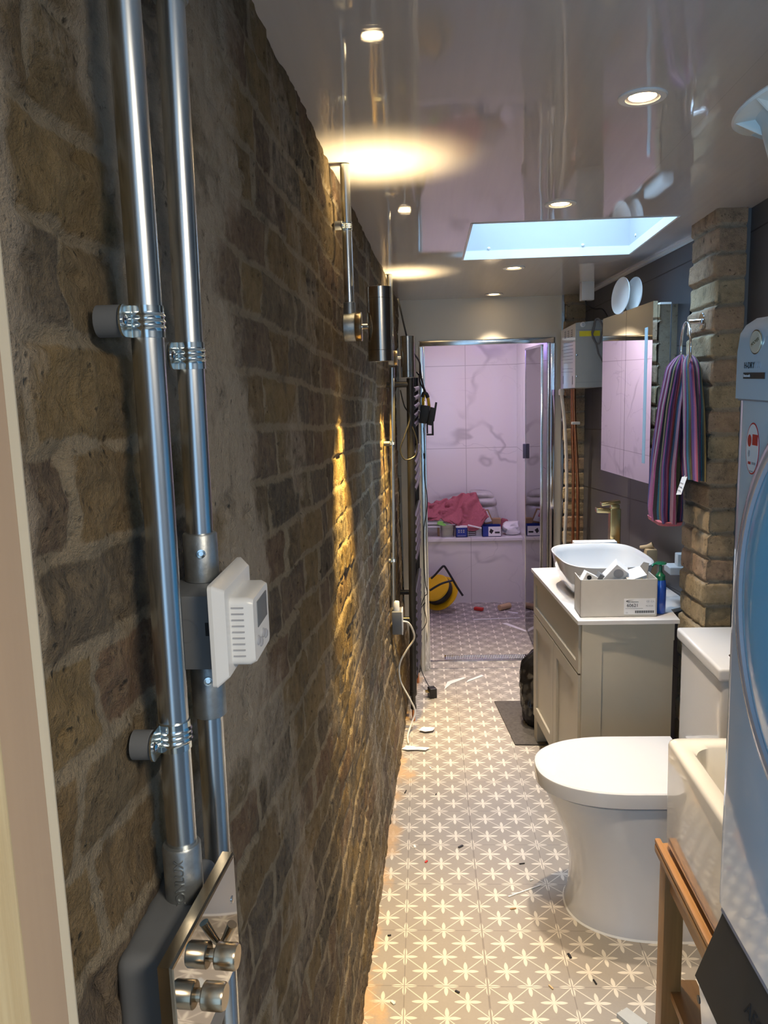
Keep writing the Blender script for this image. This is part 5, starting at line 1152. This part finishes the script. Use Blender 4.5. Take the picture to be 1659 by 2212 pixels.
mb = MB(); mb.tube(hs, rs, 36); mb.build('hose', M['duct_white'], t, angle=60)

# ================================================================== DEBRIS ON THE FLOOR
deb = [(-0.02, 2.53, 'red', 'tiny red scrap on the tiles midway along the brick wall'), (0.245, 2.285, 'card_brown', 'tiny reddish brown chip on the tiles in front of the toilet'),
       (0.30, 2.52, 'black', 'tiny dark scrap just off the tip of the toilet lid'), (0.02, 2.98, 'black', 'tiny dark scrap in the middle of the aisle beyond the toilet'),
       (-0.10, 3.00, 'black', 'tiny dark scrap on the sandy patch beyond the toilet'), (0.10, 2.62, 'black', 'tiny dark scrap on the bold grout line level with the toilet'),
       (-0.06, 2.62, 'white', 'tiny white scrap near the brick wall level with the toilet'), (0.26, 2.36, 'white', 'tiny white scrap at the end of the cable tie farthest from the toilet'),
       (0.32, 2.43, 'white', 'tiny white scrap just behind the cable tie'), (0.06, 1.94, 'black', 'tiny dark scrap in the near foreground by the bold grout line'),
       (0.0, 3.2, 'white', 'tiny white scrap on the tiles before the radiator'), (-0.13, 2.16, 'black', 'tiny dark scrap against the foot of the brick wall in the foreground'),
       (0.31, 1.96, 'cork', 'pale curled wood shaving on the tiles in front of the oak leg'), (0.43, 1.98, 'black', 'tiny dark scrap between the oak leg and the toilet base'),
       (0.1, 3.9, 'paper', 'tiny white paper scrap near the black power supply'), (0.38, 2.08, 'black', 'tiny dark scrap in front of the toilet base'),
       (-0.11, 1.9, 'white', 'tiny white plug on the sand by the brick wall in the foreground')]
for i, (x, y, m_, lab) in enumerate(deb):
    a = random.uniform(0, PI); l_ = random.uniform(0.005, 0.014); w_ = random.uniform(0.0015, 0.004)
    mb = MB(); mb.box((x - l_, y - w_, 0.0004), (x + l_, y + w_, 0.004), 0.0008, 1, Matrix.Rotation(a, 4, 'Z'))
    tag(mb.build('debris_scrap', M[m_]), lab, 'debris', 'scraps of debris on the floor')
mb = MB(); mb.prism([(0.235, 2.345), (0.345, 2.405), (0.346, 2.402), (0.238, 2.342)], 0.0005, 0.003); tag(mb.build('cable_tie', M['white'], smooth=False), 'long thin white cable tie on the tiles in front of the toilet', 'cable tie')
def scrap(outline, z, label, name='paper_scrap', mat='paper', cat='paper', seed=1):
    """a thin torn piece, its edges lifted unevenly off the floor"""
    rnd = random.Random(seed); mb = MB()
    cx_ = sum(p[0] for p in outline) / len(outline); cy2 = sum(p[1] for p in outline) / len(outline)
    zz = [z * rnd.uniform(0.05, 1.0) for _ in outline]
    top = [mb.bm.verts.new((p[0], p[1], h + 0.0015)) for p, h in zip(outline, zz)]; ct = mb.bm.verts.new((cx_, cy2, z * 1.1 + 0.0015))
    bot = [mb.bm.verts.new((p[0], p[1], h + 0.0003)) for p, h in zip(outline, zz)]; cb = mb.bm.verts.new((cx_, cy2, 0.0004))
    n = len(outline)
    for k in range(n):
        q = (k + 1) % n
        mb.bm.faces.new((top[k], top[q], ct)); mb.bm.faces.new((bot[q], bot[k], cb)); mb.bm.faces.new((top[k], bot[k], bot[q], top[q]))
    return tag(mb.build(name, M[mat], smooth=False), label, cat)
scrap([(-0.125, 3.37), (-0.10, 3.355), (-0.06, 3.36), (-0.02, 3.35), (0.0, 3.375), (-0.04, 3.385), (-0.07, 3.405), (-0.105, 3.39)], 0.012, 'white paper scrap at the foot of the radiator pipe', seed=3)
scrap([(-0.05, 3.555), (-0.02, 3.535), (0.015, 3.545), (0.025, 3.575), (-0.01, 3.585), (-0.035, 3.58)], 0.012, 'small white paper curl on the floor beside the radiator valve', seed=5)
mb = MB(); mb.prism([(0.08, 4.06), (0.12, 4.14), (0.20, 4.22), (0.19, 4.235), (0.10, 4.17)], 0.0005, 0.004); mb.prism([(0.20, 4.16), (0.30, 4.25), (0.29, 4.27), (0.21, 4.19)], 0.0005, 0.004); tag(mb.build('film_offcut', M['white'], smooth=False), 'pale torn film offcuts on the floor at the shower threshold', 'film')
mb = MB(); mb.prism([(0.46, 1.86), (0.50, 1.80), (0.53, 1.83), (0.49, 1.88)], 0.0005, 0.012); tag(mb.build('paper_scrap', M['blue_grey'], smooth=False), 'pale green paper scrap by the oak leg at the bottom edge', 'paper')
